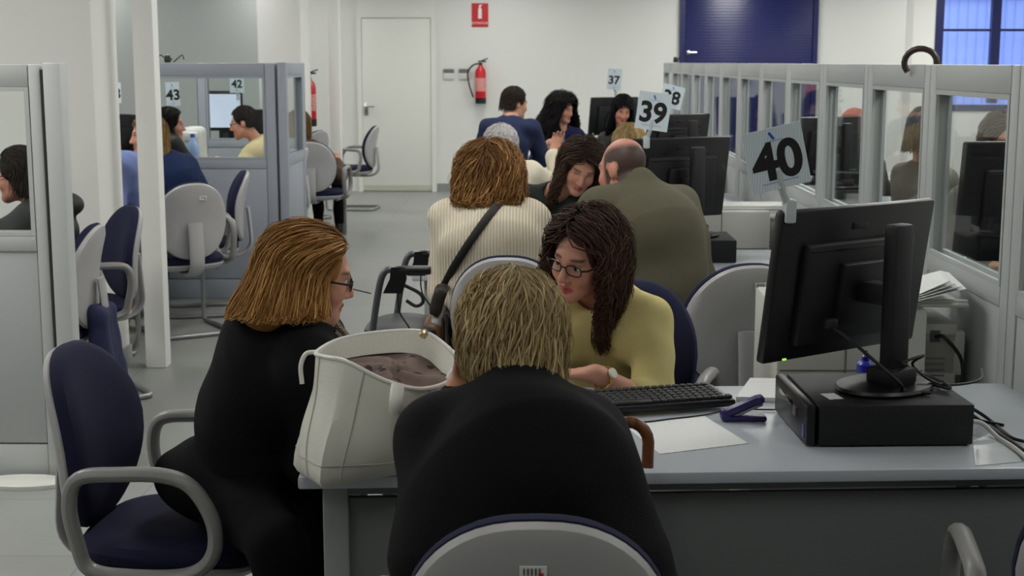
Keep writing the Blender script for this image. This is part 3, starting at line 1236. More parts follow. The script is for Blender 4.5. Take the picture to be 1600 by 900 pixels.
extinguisher(W(751, 162, y=YB - .095), (0, 1, 0), 'red fire extinguisher with black hose on the far wall below the red sign')
pe = W(492, 200, y=13.5)
extinguisher(Vector((cxx.x - .035, 13.86, pe.z)), (0, -1, 0), 'red fire extinguisher on the side of the middle column')
for i, (px, py, lb) in enumerate(((701, 114, 'small grey switch box on the wall, nearer the white door'), (725, 114, 'small grey switch box on the wall, close behind the extinguisher hose'))):
    p = W(px, py, y=YB - .012)
    t = empty('switch_box', p, lb, 'switch', 'wall switch boxes')
    MB().box(p + Vector((0, 0, -.03)), (.13, .024, .10), bev=.005).put('cover', M_WHITEP, t)
    MB().box(p + Vector((0, -.004, .025)), (.13, .026, .05), bev=.005).put('rocker', mat('switch_grey', (110, 114, 112), .5), t)

# ---------------------------------------------------------------- ceiling lights
M_DIFF = mat_emit('light_diffuser', (250, 252, 246), 2.2)
LIGHTS = []


def ceiling_light(x, y, pw, lab):
    t = empty('ceiling_light', (x, y, HC - .03), lab, 'ceiling light', 'ceiling light panels')
    f = MB()
    for sx in (-1, 1):
        f.box((x + sx * .30, y, HC - .02), (.03, 1.23, .04))
        f.box((x, y + sx * .60, HC - .02), (.57, .03, .04))
    f.put('frame', M_WHITEP, t)
    MB().box((x, y, HC - .012), (.57, 1.17, .012)).put('diffuser', M_DIFF, t)
    ld = bpy.data.lights.new('light_panel', 'AREA')
    ld.shape = 'RECTANGLE'
    ld.size, ld.size_y = .56, 1.16
    ld.energy = pw
    ld.color = (1, .985, .95)
    lo = bpy.data.objects.new('light_panel', ld)
    COL.objects.link(lo)
    lo.location = (0, 0, -.02)
    lo.parent = t
    LIGHTS.append(lo)


# ---------------------------------------------------------------- glazed partition panels
PH = 1.592
SILL = .95


def partition_proto(w=.9, low=M_PART, frame=M_PART, st=.072):
    t = empty('glazed_partition', (0, 0, 0), 'x', 'partition')
    th = .055
    f = MB()
    f.box((st / 2, 0, PH / 2), (st - .004, th, PH), bev=.006)
    f.box((w - st / 2, 0, PH / 2), (st - .004, th, PH), bev=.006)
    f.box((w / 2, 0, PH - .042), (w - 2 * st, th, .084), bev=.004)
    f.box((w / 2, 0, SILL - .03), (w - 2 * st, th, .06), bev=.004)
    # glazing beads
    for y in (-.022, .022):
        f.box((st + .008, y, (SILL + PH - .084) / 2), (.016, .012, PH - .084 - SILL))
        f.box((w - st - .008, y, (SILL + PH - .084) / 2), (.016, .012, PH - .084 - SILL))
        f.box((w / 2, y, SILL + .0075), (w - 2 * st - .033, .0118, .016))
        f.box((w / 2, y, PH - .0918), (w - 2 * st - .033, .0118, .016))
    f.put('frame', frame, t)
    MB().box((w / 2, 0, (SILL + PH - .084) / 2), (w - 2 * st - .01, .008, PH - .084 - SILL)).put('pane', M_GLASS, t)
    MB().box((w / 2, 0, (.14 + SILL - .06) / 2), (w - 2 * st, .044, SILL - .06 - .14), bev=.003).put('lower_panel', low, t)
    MB().box((w / 2, 0, .068), (w - 2 * st, .04, .132), bev=.003).put('kick_plate', frame, t)
    g = MB()
    g.box((-.001, 0, PH / 2 - .02), (.004, th * .7, PH - .06))
    g.put('seal', M_GAP, t)
    return t


pp = partition_proto()
XP = 1.40
Y0 = 4.02 + .9 * 11
lab_r = ['nearest of the glazed partition panels along the right, cut by the picture edge',
         'glazed partition panel beside the black desktop computer, loose sheets leaning at its foot',
         'glazed partition panel with the dark cane hooked on its top rail',
         'glazed partition panel right behind the sign numbered 40',
         'fourth glazed partition panel beyond the desk with sign 40',
         'fifth glazed partition panel beyond the desk with sign 40',
         'sixth glazed partition panel beyond the desk with sign 40, first of the pale far run']
first = True
for i in range(13):
    o = pp if first else copy_tree(pp)
    first = False
    lb = lab_r[i] if i < 7 else 'slim pale glazed partition panel of the far run, %s from the blue double door' % ['sixth', 'fifth', 'fourth', 'third', 'second', 'first'][i - 7]
    place(o, (XP, 3.12 + .9 * i + .9, 0), -pi / 2, lb, 'glazed partition panels along the right')
pn_ = partition_proto(.9, M_PART, M_PARTL, .05)
yN = 5.30
xN = W(93, 104, y=5.26).x - .065
place(pn_, (xN - .9 - .012, yN, 0), 0, 'pale glazed partition at the left edge, the dark haired woman in a dark jacket seen through it')
# its end post and foot
pt = empty('partition_post', (xN, yN, 0), 'pale square end post of the near left partition, on a white foot', 'post')
MB().box((xN + .032, yN, PH / 2 + .003), (.066, .085, PH + .005), bev=.008).put('post', M_PARTL, pt)
MB().box((xN - .006, yN - .002, PH / 2), (.008, .07, PH - .04)).put('seal', M_GAP, pt)
ft = W(62, 772, z=0)
fo = MB().lathe([(.0, .0), (.17, .001), (.172, .016), (.16, .022), (.0, .024)], (ft.x - .1, yN - .12, 0), 32, sx=.95, sy=.45)
fo.put('foot_plate', M_WHITEP, pt)
pg = partition_proto(.9, M_PARTD, M_PARTD)
place(pg, (-1.71 - .9, 9.5, 0), 0, 'grey glazed partition around the cubicle with sign 43, facing the aisle chairs')
po = copy_tree(pg)
place(po, (-1.70, 10.44, 0), -pi / 2, 'grey glazed partition side panel turning back from the cubicle with sign 43')
pt = empty('partition_post', (-1.68, 9.5, 0), 'grey corner post joining the two partitions by sign 43', 'post')
MB().box((-1.665, 9.5, PH / 2 + .003), (.06, .07, PH + .006), bev=.008).put('post', M_PARTD, pt)
pq = copy_tree(pg)
place(pq, (-2.80, 11.9, 0), 0, 'grey glazed partition farther back, seen through the cubicle glass beside sign 42')
for p_ in (pg, pq):
    pass
# ---------------------------------------------------------------- chairs
def superell(w, h, n=40, e=2.7, top=.0, bot=0):
    out = []
    for k in range(n):
        th = 2 * pi * k / n
        c, s = math.cos(th), math.sin(th)
        x = w / 2 * math.copysign(abs(c) ** (2 / e), c)
        z = h / 2 * math.copysign(abs(s) ** (2 / e), s)
        u = z / h * 2
        x *= 1 - top * max(u, 0) ** 1.5 - bot * max(-u, 0) ** 1.5
        out.append((x, z))
    return out


def chair_proto(kind):
    """faces +Y; seat centre over the origin"""
    t = empty('office_chair', (0, 0, 0), 'x', 'chair')
    # seat
    so = superell(.47, .45, 40, 3.0, .10)
    sw = Matrix(((1, 0, 0), (0, 0, 1), (0, 1, 0)))   # outline x,z -> x,y ; depth -> z

    def sb(x, z):
        return .010 * (z / .22) ** 2 + (.008 * (x / .23) ** 2) - (.025 * max(z - .12, 0) / .1)
    MB().pillow(so, [(.0001, .475), (.5, .475), (.80, .472), (.94, .462), (1.0, .443), (1.0, .425), (.97, .415), (.4, .415)], sw, bend=sb).put('seat', M_NAVY, t)
    MB().pillow(so, [(.3, .416), (.9, .416), (1.0, .414), (1.005, .405), (.93, .385), (.5, .372), (.1, .370)], sw, bend=sb).put('seat_shell', M_SHELL, t)
    # back
    bo = superell(.44, .46, 44, 2.5, .16, .10)
    M = Matrix.Rotation(R_(7), 3, 'X')

    def bb(x, z):
        return .035 * (x / .22) ** 2 + .018 * math.cos(z / .23 * 2.2) * 1.0
    c = (0, -.235, .690)
    MB().pillow(bo, [(.2, .030), (.65, .030), (.88, .026), (.97, .014), (1.0, -.002), (.99, -.016), (.5, -.016)], M, c, bb).put('backrest', M_NAVY, t)
    sh = MB().pillow(bo, [(.3, -.016), (.97, -.015), (.985, -.022), (.955, -.036), (.85, -.045), (.5, -.050), (.15, -.051)], M, c, bb)
    bs = sh.put('back_shell', M_SHELL, t)
    # bracket
    br = MB()
    br.tube(catmull([(0, -.05, .37), (0, -.22, .372), (0, -.300, .43), (0, -.302, .55), (0, -.290, .68)], 5), .013, 12, flat=((1, 0, 0), 3.4))
    br.put('back_bracket', M_SHELL, t)
    for s in (-1, 1):
        x = s * .275
        loop = catmull([(x, -.155, .50), (x, -.17, .59), (x, -.145, .655), (x, -.05, .668), (x, .06, .668), (x, .125, .640), (x, .17, .56), (x, .165, .48), (x, .10, .432), (x, -.05, .425), (x, -.13, .44)], 6, closed=True)
        a = MB().tube(loop, .0175, 10, closed=True, flat=((1, 0, 0), 1.15))
        a.box((s * .235, .0, .402), (.10, .10, .018), bev=.005)
        a.put('armrest', M_ARM, t)
    if kind == 'star':
        MB().cyl((0, 0, .16), (0, 0, .385), .026, .03).put('column', M_BLK, t)
        for k in range(5):
            th = 2 * pi * k / 5 + .3
            d = Vector((math.cos(th), math.sin(th), 0))
            l = MB().tube([d * .02 + Vector((0, 0, .135)), d * .16 + Vector((0, 0, .12)), d * .29 + Vector((0, 0, .075))], [.028, .024, .017], 10)
            lg = l.put('base_leg', M_ARM, t)
            w = MB()
            for q in (-1, 1):
                cc = d * .285 + d.cross(Vector((0, 0, 1))) * q * .014 + Vector((0, 0, .029))
                ax = d.cross(Vector((0, 0, 1)))
                w.cyl(cc - ax * .009, cc + ax * .009, .028, seg=16)
            w.put('caster', M_BLK, lg)
    else:
        pts = catmull([(-.19, -.10, .385), (-.205, .19, .38), (-.21, .235, .345), (-.21, .235, .20), (-.21, .235, .05), (-.21, .20, .016), (-.215, .0, .015), (-.215, -.22, .015), (-.17, -.27, .015), (0, -.275, .015), (.17, -.27, .015), (.215, -.22, .015), (.215, .0, .015), (.21, .20, .016), (.21, .235, .05), (.21, .235, .20), (.21, .235, .345), (.205, .19, .38), (.19, -.10, .385)], 5)
        MB().tube(pts, .0135, 10).put('sled_base', M_STEEL, t)
    return t


chS = chair_proto('star')
chC = chair_proto('sled')
USED = {}


def chair(kind, x, y, a, label, group='navy and grey office chairs', sticker=None, back=0):
    """a: facing angle from +Y towards +X in degrees"""
    p = chS if kind == 'star' else chC
    x, y = x - back * math.sin(R_(a)), y - back * math.cos(R_(a))
    o = p if kind not in USED else copy_tree(p)
    USED[kind] = 1
    place(o, (x, y, 0), R_(-a), label, group)
    if sticker:
        q = [c for c in o.children if c.name.startswith('back_shell')][0]
        M = Matrix.Rotation(R_(7), 3, 'X')
        sx, sz = sticker[:2]
        sc = sticker[2] if len(sticker) > 2 else 1
        mb = MB()
        for dx in (0,):
            yy = -.0535 + .035 * (sx / .22) ** 2 + .018 * math.cos(sz / .23 * 2.2)
            c = M @ Vector((sx, yy + .002, sz)) + Vector((0, -.235, .690))
            mb.box(c, (.042 * sc, .002, .024 * sc), R=M)
            mb2 = MB()
            for j in range(5):
                mb.box(c + M @ Vector((-.014 * sc + j * .006 * sc, -.0016, .003 * sc)), (.0022 * sc, .001, .011 * sc), R=M, mi=1)
            mb.box(c + M @ Vector((.012 * sc, -.0016, -.003 * sc)), (.008 * sc, .001, .008 * sc), R=M, mi=2)
        me = mb
        off = WLOC[p.name]
        V = me.v
        bmv = mesh_np('inventory_sticker', np.array([tuple(v) for v in V]), me.f, [M_PAPER, M_INK, M_RED], midx=me.m)
        ob = bpy.data.objects.new('inventory_sticker', bmv)
        COL.objects.link(ob)
        ob.parent = o
        ob['label'] = 'small white inventory sticker'
    return o


# ---------------------------------------------------------------- desks
P0 = W(465, 746, z=.74)
P1_ = W(1600, 731, z=.74)
DDIR = (P1_ - P0)
DDIR.z = 0
DDIR.normalize()
DN = Vector((-DDIR.y, DDIR.x, 0))
DA = math.atan2(DDIR.y, DDIR.x)
DLEN = (1.33 - P0.x) / DDIR.x


def desk(p0, ang, ln, dp, label, panel=.42, end=True, group=None):
    t = empty('desk', (p0[0], p0[1], 0), label, 'desk', group)
    R = Matrix.Rotation(ang, 3, 'Z')
    o = Vector((p0[0], p0[1], 0))

    def L(x, y, z):
        return o + R @ Vector((x, y, z))
    MB().box(L(ln / 2, dp / 2, .7265), (ln, dp, .027), R=R, bev=.005).put('desktop', M_DESK, t)
    MB().box(L(ln / 2, panel, .40), (ln - .17, .018, .56), R=R, bev=.003).put('modesty_panel', M_DESKD, t)
    MB().box(L(ln / 2, panel, .700), (ln - .17, .03, .022), R=R).put('rail', M_DESKD, t)
    for x in (.075, ln - .075):
        lg = MB()
        lg.box(L(x, .06, .357), (.055, .05, .712), R=R, bev=.006)
        lg.box(L(x, dp - .10, .357), (.055, .05, .712), R=R, bev=.006)
        lg.box(L(x, dp / 2 - .02, .40), (.02, dp - .20, .60), R=R)
        lg.put('end_leg', M_DESKP, t)
    return t


desk(P0, DA, DLEN, .80, 'grey laminate desk in front holding the white tote bag, keyboard and black computer', panel=.055)
PITCHY = 2.85
for k, num in ((1, 39), (2, 38), (3, 37)):
    desk((P0.x, P0.y + PITCHY * k, 0), 0, 1.33 - P0.x, .80, 'grey desk of the row numbered %d, %s' % (num, {39: 'behind the cream cardigan and taupe jacket', 38: 'behind the white haired person', 37: 'in front of the woman with black curls'}[num]))

# ---------------------------------------------------------------- monitors
def monitor_proto():
    """screen faces +Y, rear faces -Y; base centre at the origin"""
    t = empty('computer_monitor', (0, 0, 0), 'x', 'monitor')
    b = MB().lathe([(.001, .0), (.125, .0), (.13, .006), (.125, .013), (.06, .018), (.001, .019)], (0, -.01, 0), 36, sx=1, sy=.78)
    b.put('stand_base', M_BLK, t)
    n = MB()
    n.box((0, -.035, .20), (.062, .040, .385), bev=.008)
    n.box((0, -.03, .035), (.09, .085, .045), bev=.012)
    n.put('stand_column', M_BLKM, t)
    M = Matrix.Rotation(R_(8), 3, 'X')
    c = Vector((0, .105, .246))
    p = MB()
    p.box(c + M @ Vector((0, .008, 0)), (.535, .026, .365), R=M, bev=.008)
    p.put('screen_housing', M_BLK, t)
    q = MB()
    q.box(c + M @ Vector((0, -.014, -.02)), (.375, .03, .245), R=M, bev=.010)
    q.box(c + M @ Vector((0, -.036, -.02)), (.16, .030, .15), R=M, bev=.006)
    q.box(Vector((0, .03, .225)), (.05, .11, .05), bev=.006)
    q.put('rear_cover', M_BLKM, t)
    r = MB()
    r.box(c + M @ Vector((0, -.024, .088)), (.36, .012, .008), R=M, bev=.002)
    r.box(c + M @ Vector((0.0, -.006, .135)), (.055, .003, .016), R=M, bev=.001)
    r.put('rear_ridge', M_BLK, t)
    s = MB().box(c + M @ Vector((0, .0215, .002)), (.50, .002, .32), R=M)
    s.put('screen', mat('screen_dark', (18, 22, 30), .15), t)
    return t


mon = monitor_proto()
MON_USED = []


def monitor(x, y, z, yaw, label, scale=1.0):
    o = mon if not MON_USED else copy_tree(mon)
    MON_USED.append(o)
    place(o, (x, y, z), yaw, label, 'black computer monitors')
    return o


# the desktop computer under the near monitor
A = W(1262, 700, z=.74)
B = W(1520, 698, z=.74)
C_ = W(1229, 648, z=.74)
ex = (B - A)
pw = ex.length
ex.normalize()
ey = Vector((-ex.y, ex.x, 0))
pdp = .335
PCA = math.atan2(ex.y, ex.x)
PCR = Matrix.Rotation(PCA, 3, 'Z')


def PCL(x, y, z):
    return A + PCR @ Vector((x, y, z))


pct = empty('desktop_computer', PCL(pw / 2, pdp / 2, 0), 'flat black desktop computer lying on the grey desk under a monitor', 'computer')
PCH = .098
MB().box(PCL(pw / 2 + .012, pdp / 2, .004 + (PCH - .004) / 2), (pw - .024, pdp, PCH - .004), R=PCR, bev=.004).put('case', M_BLKM, pct)
fb = MB().box(PCL(.006, pdp / 2, PCH / 2 + .002), (.022, pdp - .004, PCH - .004), R=PCR, bev=.006)
fb.put('front_bezel', M_BLK, pct)
MB().box(PCL(-.0055, pdp * .33, PCH * .60), (.003, .035, .022), R=PCR, bev=.001).put('power_button', mat('button_grey', (46, 48, 52), .3), pct)
MB().box(PCL(-.0055, pdp * .62, PCH * .72), (.003, .135, .014), R=PCR, bev=.001).put('disc_drive', M_BLKG, pct)
MB().box(PCL(-.0055, pdp * .07, PCH * .35), (.003, .016, .030), R=PCR, bev=.001).put('badge', mat('blue_badge', (70, 72, 150), .4), pct)
st = W(1300, 620, z=.74 + PCH)
MB().box(st + Vector((0, 0, .001)), (.034, .055, .0012), R=PCR @ Matrix.Rotation(.15, 3, 'Z')).put('sticker', mat_wave('sticker_print', (225, 225, 222), (170, 172, 172), 90, 'Y', .6, 0), pct, label='white printed sticker on the top')
for i in range(4):
    MB().box(PCL(.03 + (i % 2) * (pw - .05), .03 + (i // 2) * (pdp - .06), .002), (.02, .02, .004), R=PCR).put('rubber_foot', M_BLK, pct)

base40 = W(1376, 606, z=.74 + PCH)
MZ = .74 + PCH + .001
yaw40 = R_(36)
monitor(base40.x, base40.y, MZ, yaw40, 'black monitor on the desktop computer, nearest, with the sign 40 clipped to it')
# video cable and the small lit lamp on its edge
mR = Matrix.Rotation(yaw40, 3, 'Z')


def ML(x, y, z):
    return Vector((base40.x, base40.y, MZ)) + mR @ Vector((x, y, z))


pl_ = MB().box((-.252, .072, .086), (.010, .004, .004))
plv = mesh_np('power_light', np.array(pl_.v), pl_.f, [mat_emit('green_light', (150, 230, 60), 1.5)])
plo = bpy.data.objects.new('power_light', plv)
COL.objects.link(plo)
plo.parent = MON_USED[0]
plo['label'] = 'tiny green power light'
cab = catmull([ML(-.115, .055, .150), ML(-.11, .0, .125), ML(-.06, -.10, .04), ML(-.02, -.085, .012), ML(.03, -.12, .006)], 6)
cb = MB().tube(cab, .0042, 8)
cb.box(ML(-.115, .060, .158), (.035, .02, .022), R=mR, bev=.004)
cbo = cb.put('video_cable', M_CABLE)
tag(cbo, 'black video cable looping from the nearest monitor to the computer top', 'cable')
cab = catmull([ML(.03, -.05, .06), ML(-.02, -.075, .075), ML(.05, -.08, .085), ML(.075, -.03, .05), ML(.10, -.09, .012), ML(.22, -.11, .008), ML(.34, -.03, .007)], 6)
tag(MB().tube(cab, .0035, 8).put('power_cable', M_CABLE), 'black cable coiled round the foot of the nearest monitor', 'cable')


def row_monitors():
    m39 = W(1080, 380, y=6.2)
    monitor(m39.x, m39.y, .842, R_(30), 'black monitor seen from behind, right of the bald man')
    m38 = W(1076, 225, y=9.05)
    monitor(m38.x, m38.y, .842, R_(38), 'black monitor between the sign 39 and the pale partition, third row')
    m37 = W(968, 190, y=13.5)
    monitor(m37.x, m37.y, .842, R_(30), 'black monitor behind the woman with straight black hair, below sign 37')


row_monitors()
M_PCX = M_BLKM


def pc_copy(x, y, label):
    t = empty('desktop_computer', (x, y, .74), label, 'computer')
    MB().box((x, y, .74 + .05), (.36, .335, .098), bev=.004).put('case', M_BLKM, t)
    MB().box((x - .185, y, .74 + .049), (.016, .33, .094), bev=.005).put('front_bezel', M_BLK, t)


pc_copy(MON_USED[1].location.x, MON_USED[1].location.y + .02, 'black desktop computer under the monitor beside the bald man')
pc_copy(MON_USED[2].location.x, MON_USED[2].location.y + .02, 'black desktop computer under the third row monitor')
pc_copy(MON_USED[3].location.x, MON_USED[3].location.y + .02, 'black desktop computer under the farthest row monitor')


# ---------------------------------------------------------------- number signs
def mat_card():
    m, nt, p = new_mat('sign_card')
    tc = nt.nodes.new('ShaderNodeTexCoord')
    wv = nt.nodes.new('ShaderNodeTexWave')
    wv.inputs['Scale'].default_value = 55
    wv.inputs['Distortion'].default_value = 9
    wv.inputs['Detail'].default_value = 1.5
    wv.inputs['Detail Scale'].default_value = .35
    nt.links.new(tc.outputs['Object'], wv.inputs['Vector'])
    mx = nt.nodes.new('ShaderNodeMix')
    mx.data_type = 'RGBA'
    mx.inputs[6].default_value = (*lin(196, 214, 228), 1)
    mx.inputs[7].default_value = (*lin(226, 234, 236), 1)
    nt.links.new(wv.outputs['Fac'], mx.inputs[0])
    nt.links.new(mx.outputs[2], p.inputs['Base Color'])
    p.inputs['Roughness'].default_value = .5
    return m


M_CARD = mat_card()
M_CLEAR = mat('clear_plastic_clip', (196, 204, 206), .15, var=.03)


def sign(num, c, w, h, roll, yaw, label, foot=None, tsize=None, tilt=0, extra=None):
    """card facing -Y turned by yaw, rolled in its own plane"""
    c = Vector(c)
    R = Matrix.Rotation(yaw, 3, 'Z') @ Matrix.Rotation(tilt, 3, 'X') @ Matrix(((1, 0, 0), (0, 0, -1), (0, 1, 0))) @ Matrix.Rotation(roll, 3, 'Z')
    root = foot if foot is not None else c - Vector((0, 0, h / 2))
    t = empty('number_sign', root, label, 'sign')
    MB().box(c, (w, h, .003), R=R).put('card', M_CARD, t)
    tv, tf = text_mesh(num, (tsize or w * .72) * 1.06, .034)
    k = R @ Vector((0, 0, 1))
    nb = MB().add([R @ v + c + k * .0022 + R @ Vector((0, -h * .03, 0)) for v in tv], tf)
    nb.put('number', M_INK, t, smooth=False)
    lg = MB()
    lc = c + R @ Vector((-w * .02, h * .37, .0022))
    lg.prism([(-.007, .007), (-.002, .010), (.007, -.006), (.003, -.010)], .0006, R * (1.0), lc)
    lg.put('logo', M_BINK, t, smooth=False)
    if w > .1:
        ln = MB()
        ln.box(c + R @ Vector((-.0, h * .29, .0021)), (w * .30, .002, .0006), R=R)
        ln.box(c + R @ Vector((0, -h * .38, .0021)), (w * .62, .002, .0006), R=R)
        ln.put('small_print', mat('pale_blue_ink', (150, 170, 200), .6), t)
    if foot is not None:
        b = MB()
        top = c - (R @ Vector((0, h * .42, 0))) - k * .004
        mid = (top + Vector(foot)) / 2
        b.tube(catmull([top + (R @ Vector((0, .03, 0))), top, mid, Vector(foot) + Vector((0, 0, .012))], 4), .009, 8)
        b.box(top + R @ Vector((0, .012, 0)), (w * .75, .022, .004), R=R, bev=.001)
        b.box(Vector(foot) + Vector((0, 0, .0)), (.026, .036, .055), R=Matrix.Rotation(yaw, 3, 'Z'), bev=.006)
        b.put('clip_holder', M_CLEAR, t)
    return t


f40 = ML(-.245, .078, .428)
c40 = W(1213, 247, y=f40.y - .03)
sign('40', c40, .138, .138, R_(13), R_(8), 'pale blue sign reading 40 clipped on the nearest monitor', foot=f40, tsize=.108)
ss = MON_USED[1].location
f39 = W(1010, 222, y=6.08)
sign('39', W(1021, 174, y=6.05), .142, .160, R_(-8), R_(5), 'pale blue sign reading 39 behind the bald man', foot=f39, tsize=.112)
f38 = W(1040, 190, y=9.0)
sign('38', W(1050, 151, y=9.0), .142, .142, R_(-14), R_(-15), 'pale blue sign reading 38, partly behind sign 39', foot=f38, tsize=.105)
sign('37', W(960, 124, y=13.45), .135, .20, R_(-3), 0, 'small white sign reading 37 above the far monitor', foot=W(962, 145, y=13.5), tsize=.10)
sign('43', W(270, 147, y=10.72), .105, .18, R_(2), 0, 'white sign reading 43 behind the cubicle glass', foot=W(273, 183, y=10.75), tsize=.10)
sign('42', W(370, 130, y=12.6), .125, .17, R_(0), 0, 'white sign reading 42 deeper in the cubicle', foot=W(372, 152, y=12.65), tsize=.09)
sign('48', W(177, 145, y=8.95), .10, .13, 0, 0, 'sign card mostly hidden behind the wide white column, only a black 8 showing', foot=W(180, 178, y=9.0), tsize=.085)
# ---------------------------------------------------------------- things on the near desk
ZD = .7405
# keyboard
def Z_(p, z):
    return Vector((p.x, p.y, z))


ka, kb = W(918, 650, z=.75), W(1150, 634, z=.75)
kd = (kb - ka)
kl = .46
kd.z = 0
kd.normalize()
kn = Vector((-kd.y, kd.x, 0))
ka = kb - kd * kl
KR = Matrix.Rotation(math.atan2(kd.y, kd.x), 3, 'Z') @ Matrix.Rotation(R_(2), 3, 'X')
kc = kb - kd * kl / 2 + kn * .075
kt = empty('keyboard', (kc.x, kc.y, ZD), 'black computer keyboard on the near desk before the woman in yellow', 'keyboard')


def KL(x, y, z):
    return Vector((kc.x, kc.y, ZD + .020)) + KR @ Vector((x, y, z))


MB().box(KL(0, 0, 0), (kl, .155, .020), R=KR, bev=.007).put('case', M_BLK, kt)
M_KEY = mat('key_black', (30, 31, 33), .5)
kk = MB()
for j in range(6):
    x = -kl / 2 + .016
    y = -.058 + j * .0225 + (.006 if j == 5 else 0)
    while x < kl / 2 - .022:
        w = .0165
        if j == 0 and -.10 < x < -.06:
            w = .11
        kk.box(KL(x + w / 2, y, .0135), (w, .0165, .009), R=KR, bev=.0022, seg=1)
        x += w + .0028
kk.put('key', M_KEY, kt)['kind'] = 'stuff'
cab = catmull([KL(-.06, .0, -.014) - kn * .08, KL(-.05, -.14, 0) - Vector((0, 0, .016)), W(1050, 654, z=.744), W(1100, 648, z=.744), W(1140, 640, z=.744), W(1226, 640, z=.744)], 6)
cab = [Vector((p.x, p.y, .7435)) for p in cab]
tag(MB().tube(cab, .0022, 6).put('keyboard_cable', M_CABLE), 'thin dark keyboard cable looping on the desk behind the flat sheet', 'cable')

# sheets
M_PRINT = mat_wave('printed_sheet', (236, 237, 234), (200, 202, 204), 34, 'Y', .8, 0, 5, distort=3)


def sheet(pts, z, name, label, cat='paper', th=.0012, m=None):
    q = [W(px, py, z=z) for px, py in pts]
    V = [Vector((p.x, p.y, z)) for p in q] + [Vector((p.x, p.y, z + th)) for p in q]
    mb = MB().add(V, [(3, 2, 1, 0), (4, 5, 6, 7), (0, 1, 5, 4), (1, 2, 6, 5), (2, 3, 7, 6), (3, 0, 4, 7)])
    o = mb.put(name, m or M_PRINT, smooth=False)
    return tag(o, label, cat)


sheet([(1031, 710), (1169, 693), (1101, 651), (972, 662)], ZD, 'paper_sheet', 'single printed sheet lying flat on the desk by the wooden cane handle')
sheet([(1150, 627), (1226, 629), (1232, 598), (1172, 597)], ZD, 'paper_stack', 'small stack of printed sheets between the stapler and the computer', th=.012)
# plastic sleeve at the desk's end
sheet([(1524, 728), (1597, 722), (1560, 672), (1520, 690)], ZD, 'plastic_sleeve', 'clear white plastic sleeve on the desk right of the computer', 'plastic sleeve', m=mat('sleeve_plastic', (206, 212, 216), .12, var=.12, vscale=20))

# stapler
sp = W(1164, 660, z=ZD)
stt = empty('stapler', sp, 'dark purple stapler standing open on the desk in front of the keyboard', 'stapler')
sr_ = Matrix.Rotation(R_(2), 3, 'Z')


def SL(x, y, z):
    return sp + sr_ @ Vector((x, y, z))


M_PURP = mat('purple_plastic', (44, 34, 92), .35)
MB().box(SL(.0, .018, .007), (.108, .034, .014), R=sr_, bev=.005).put('base', M_PURP, stt)
sa = sr_ @ Matrix.Rotation(R_(-24), 3, 'Y')
arm = MB()
arm.box(SL(-.006, .018, .036), (.100, .030, .020), R=sa, bev=.008)
arm.box(SL(-.046, .018, .016), (.022, .032, .026), R=sr_, bev=.006)
arm.box(SL(.036, .018, .052), (.026, .033, .022), R=sa, bev=.009)
arm.put('arm', M_PURP, stt)
MB().box(SL(.004, .018, .024), (.088, .016, .008), R=sa, bev=.002).put('magazine', M_STEEL, stt)

# blue bottle
bp = Z_(W(1352, 578, y=3.56), ZD)
bt = empty('glue_bottle', bp, 'small blue bottle behind the stand of the nearest monitor', 'bottle')
MB().lathe([(.001, 0), (.021, .001), (.022, .006), (.022, .092), (.015, .100), (.010, .102)], bp, 20).put('body', mat('blue_plastic', (40, 46, 170), .3), bt)
MB().lathe([(.010, .101), (.010, .112), (.005, .116), (.004, .127), (.001, .128)], bp, 16).put('cap', mat('blue_cap', (30, 36, 150), .3), bt)

# cables at the desk's right end
z = ZD + .006
cw = catmull([PCL(pw + .02, .12, .03), PCL(pw + .06, .11, .025), W(1560, 684, z=z), W(1585, 700, z=z), W(1612, 722, z=z)], 6)
tag(MB().tube(cw, .0055, 8).put('white_cable', M_WHITEP), 'thick white cable leaving the computer at the desk end', 'cable')
for i, (dy, zz, lb) in enumerate(((.20, .05, 'black cable sagging from the computer rear, upper of the two'), (.17, .035, 'black cable from the computer rear, lower of the two'))):
    cw = catmull([PCL(pw + .015, dy, zz + .02), PCL(pw + .05, dy - .01, zz), W(1545, 655 + 12 * i, z=z), W(1578, 682 + 6 * i, z=z), W(1600, 690 + 14 * i, z=z)], 6)
    tag(MB().tube(cw, .0042, 8).put('black_cable', M_CABLE), lb, 'cable')
cw = catmull([W(1452, 600, z=.850), W(1485, 606, z=.850), PCL(pw - .03, .26, PCH + .011), PCL(pw + .02, .28, PCH - .03), PCL(pw + .07, .24, .01), PCL(pw + .13, .16, .007)], 6)
tag(MB().tube(cw, .004, 8).put('black_cable', M_CABLE), 'black cable running over the computer top and down behind it', 'cable')

# ---------------------------------------------------------------- walking cane leaning on the desk edge
M_WOOD = mat_wave('brown_wood', (92, 52, 26), (120, 72, 38), 14, 'X', .35, 0, 3, distort=6)
ch = W(981, 692, y=2.80)
cc = ch
pts = []
for k in range(13):
    th = R_(195 - k * 17.5)
    pts.append(cc + Vector((.042 * math.cos(th) + .0, 0, .044 * math.sin(th))))
pts = pts[:-1]
pts.append(cc + Vector((.040, -.010, -.05)))
cane = empty('walking_cane', (cc.x, cc.y, 0), 'brown wooden walking cane with crook handle against the desk edge, beside the woman in black', 'cane')
tip = Vector((cc.x - .035, cc.y - .02, .015))
sh0 = pts[0]
MB().tube([Vector(p) for p in pts][::-1] + [sh0 + (tip - sh0) * t for t in (.05, .3, .6, .97)], [.0125] * (len(pts)) + [.0120, .0110, .0105, .0100], 12).put('shaft', M_WOOD, cane)
MB().cyl(sh0 + (tip - sh0) * .965, tip, .0125, .014).put('rubber_tip', M_BLK, cane)
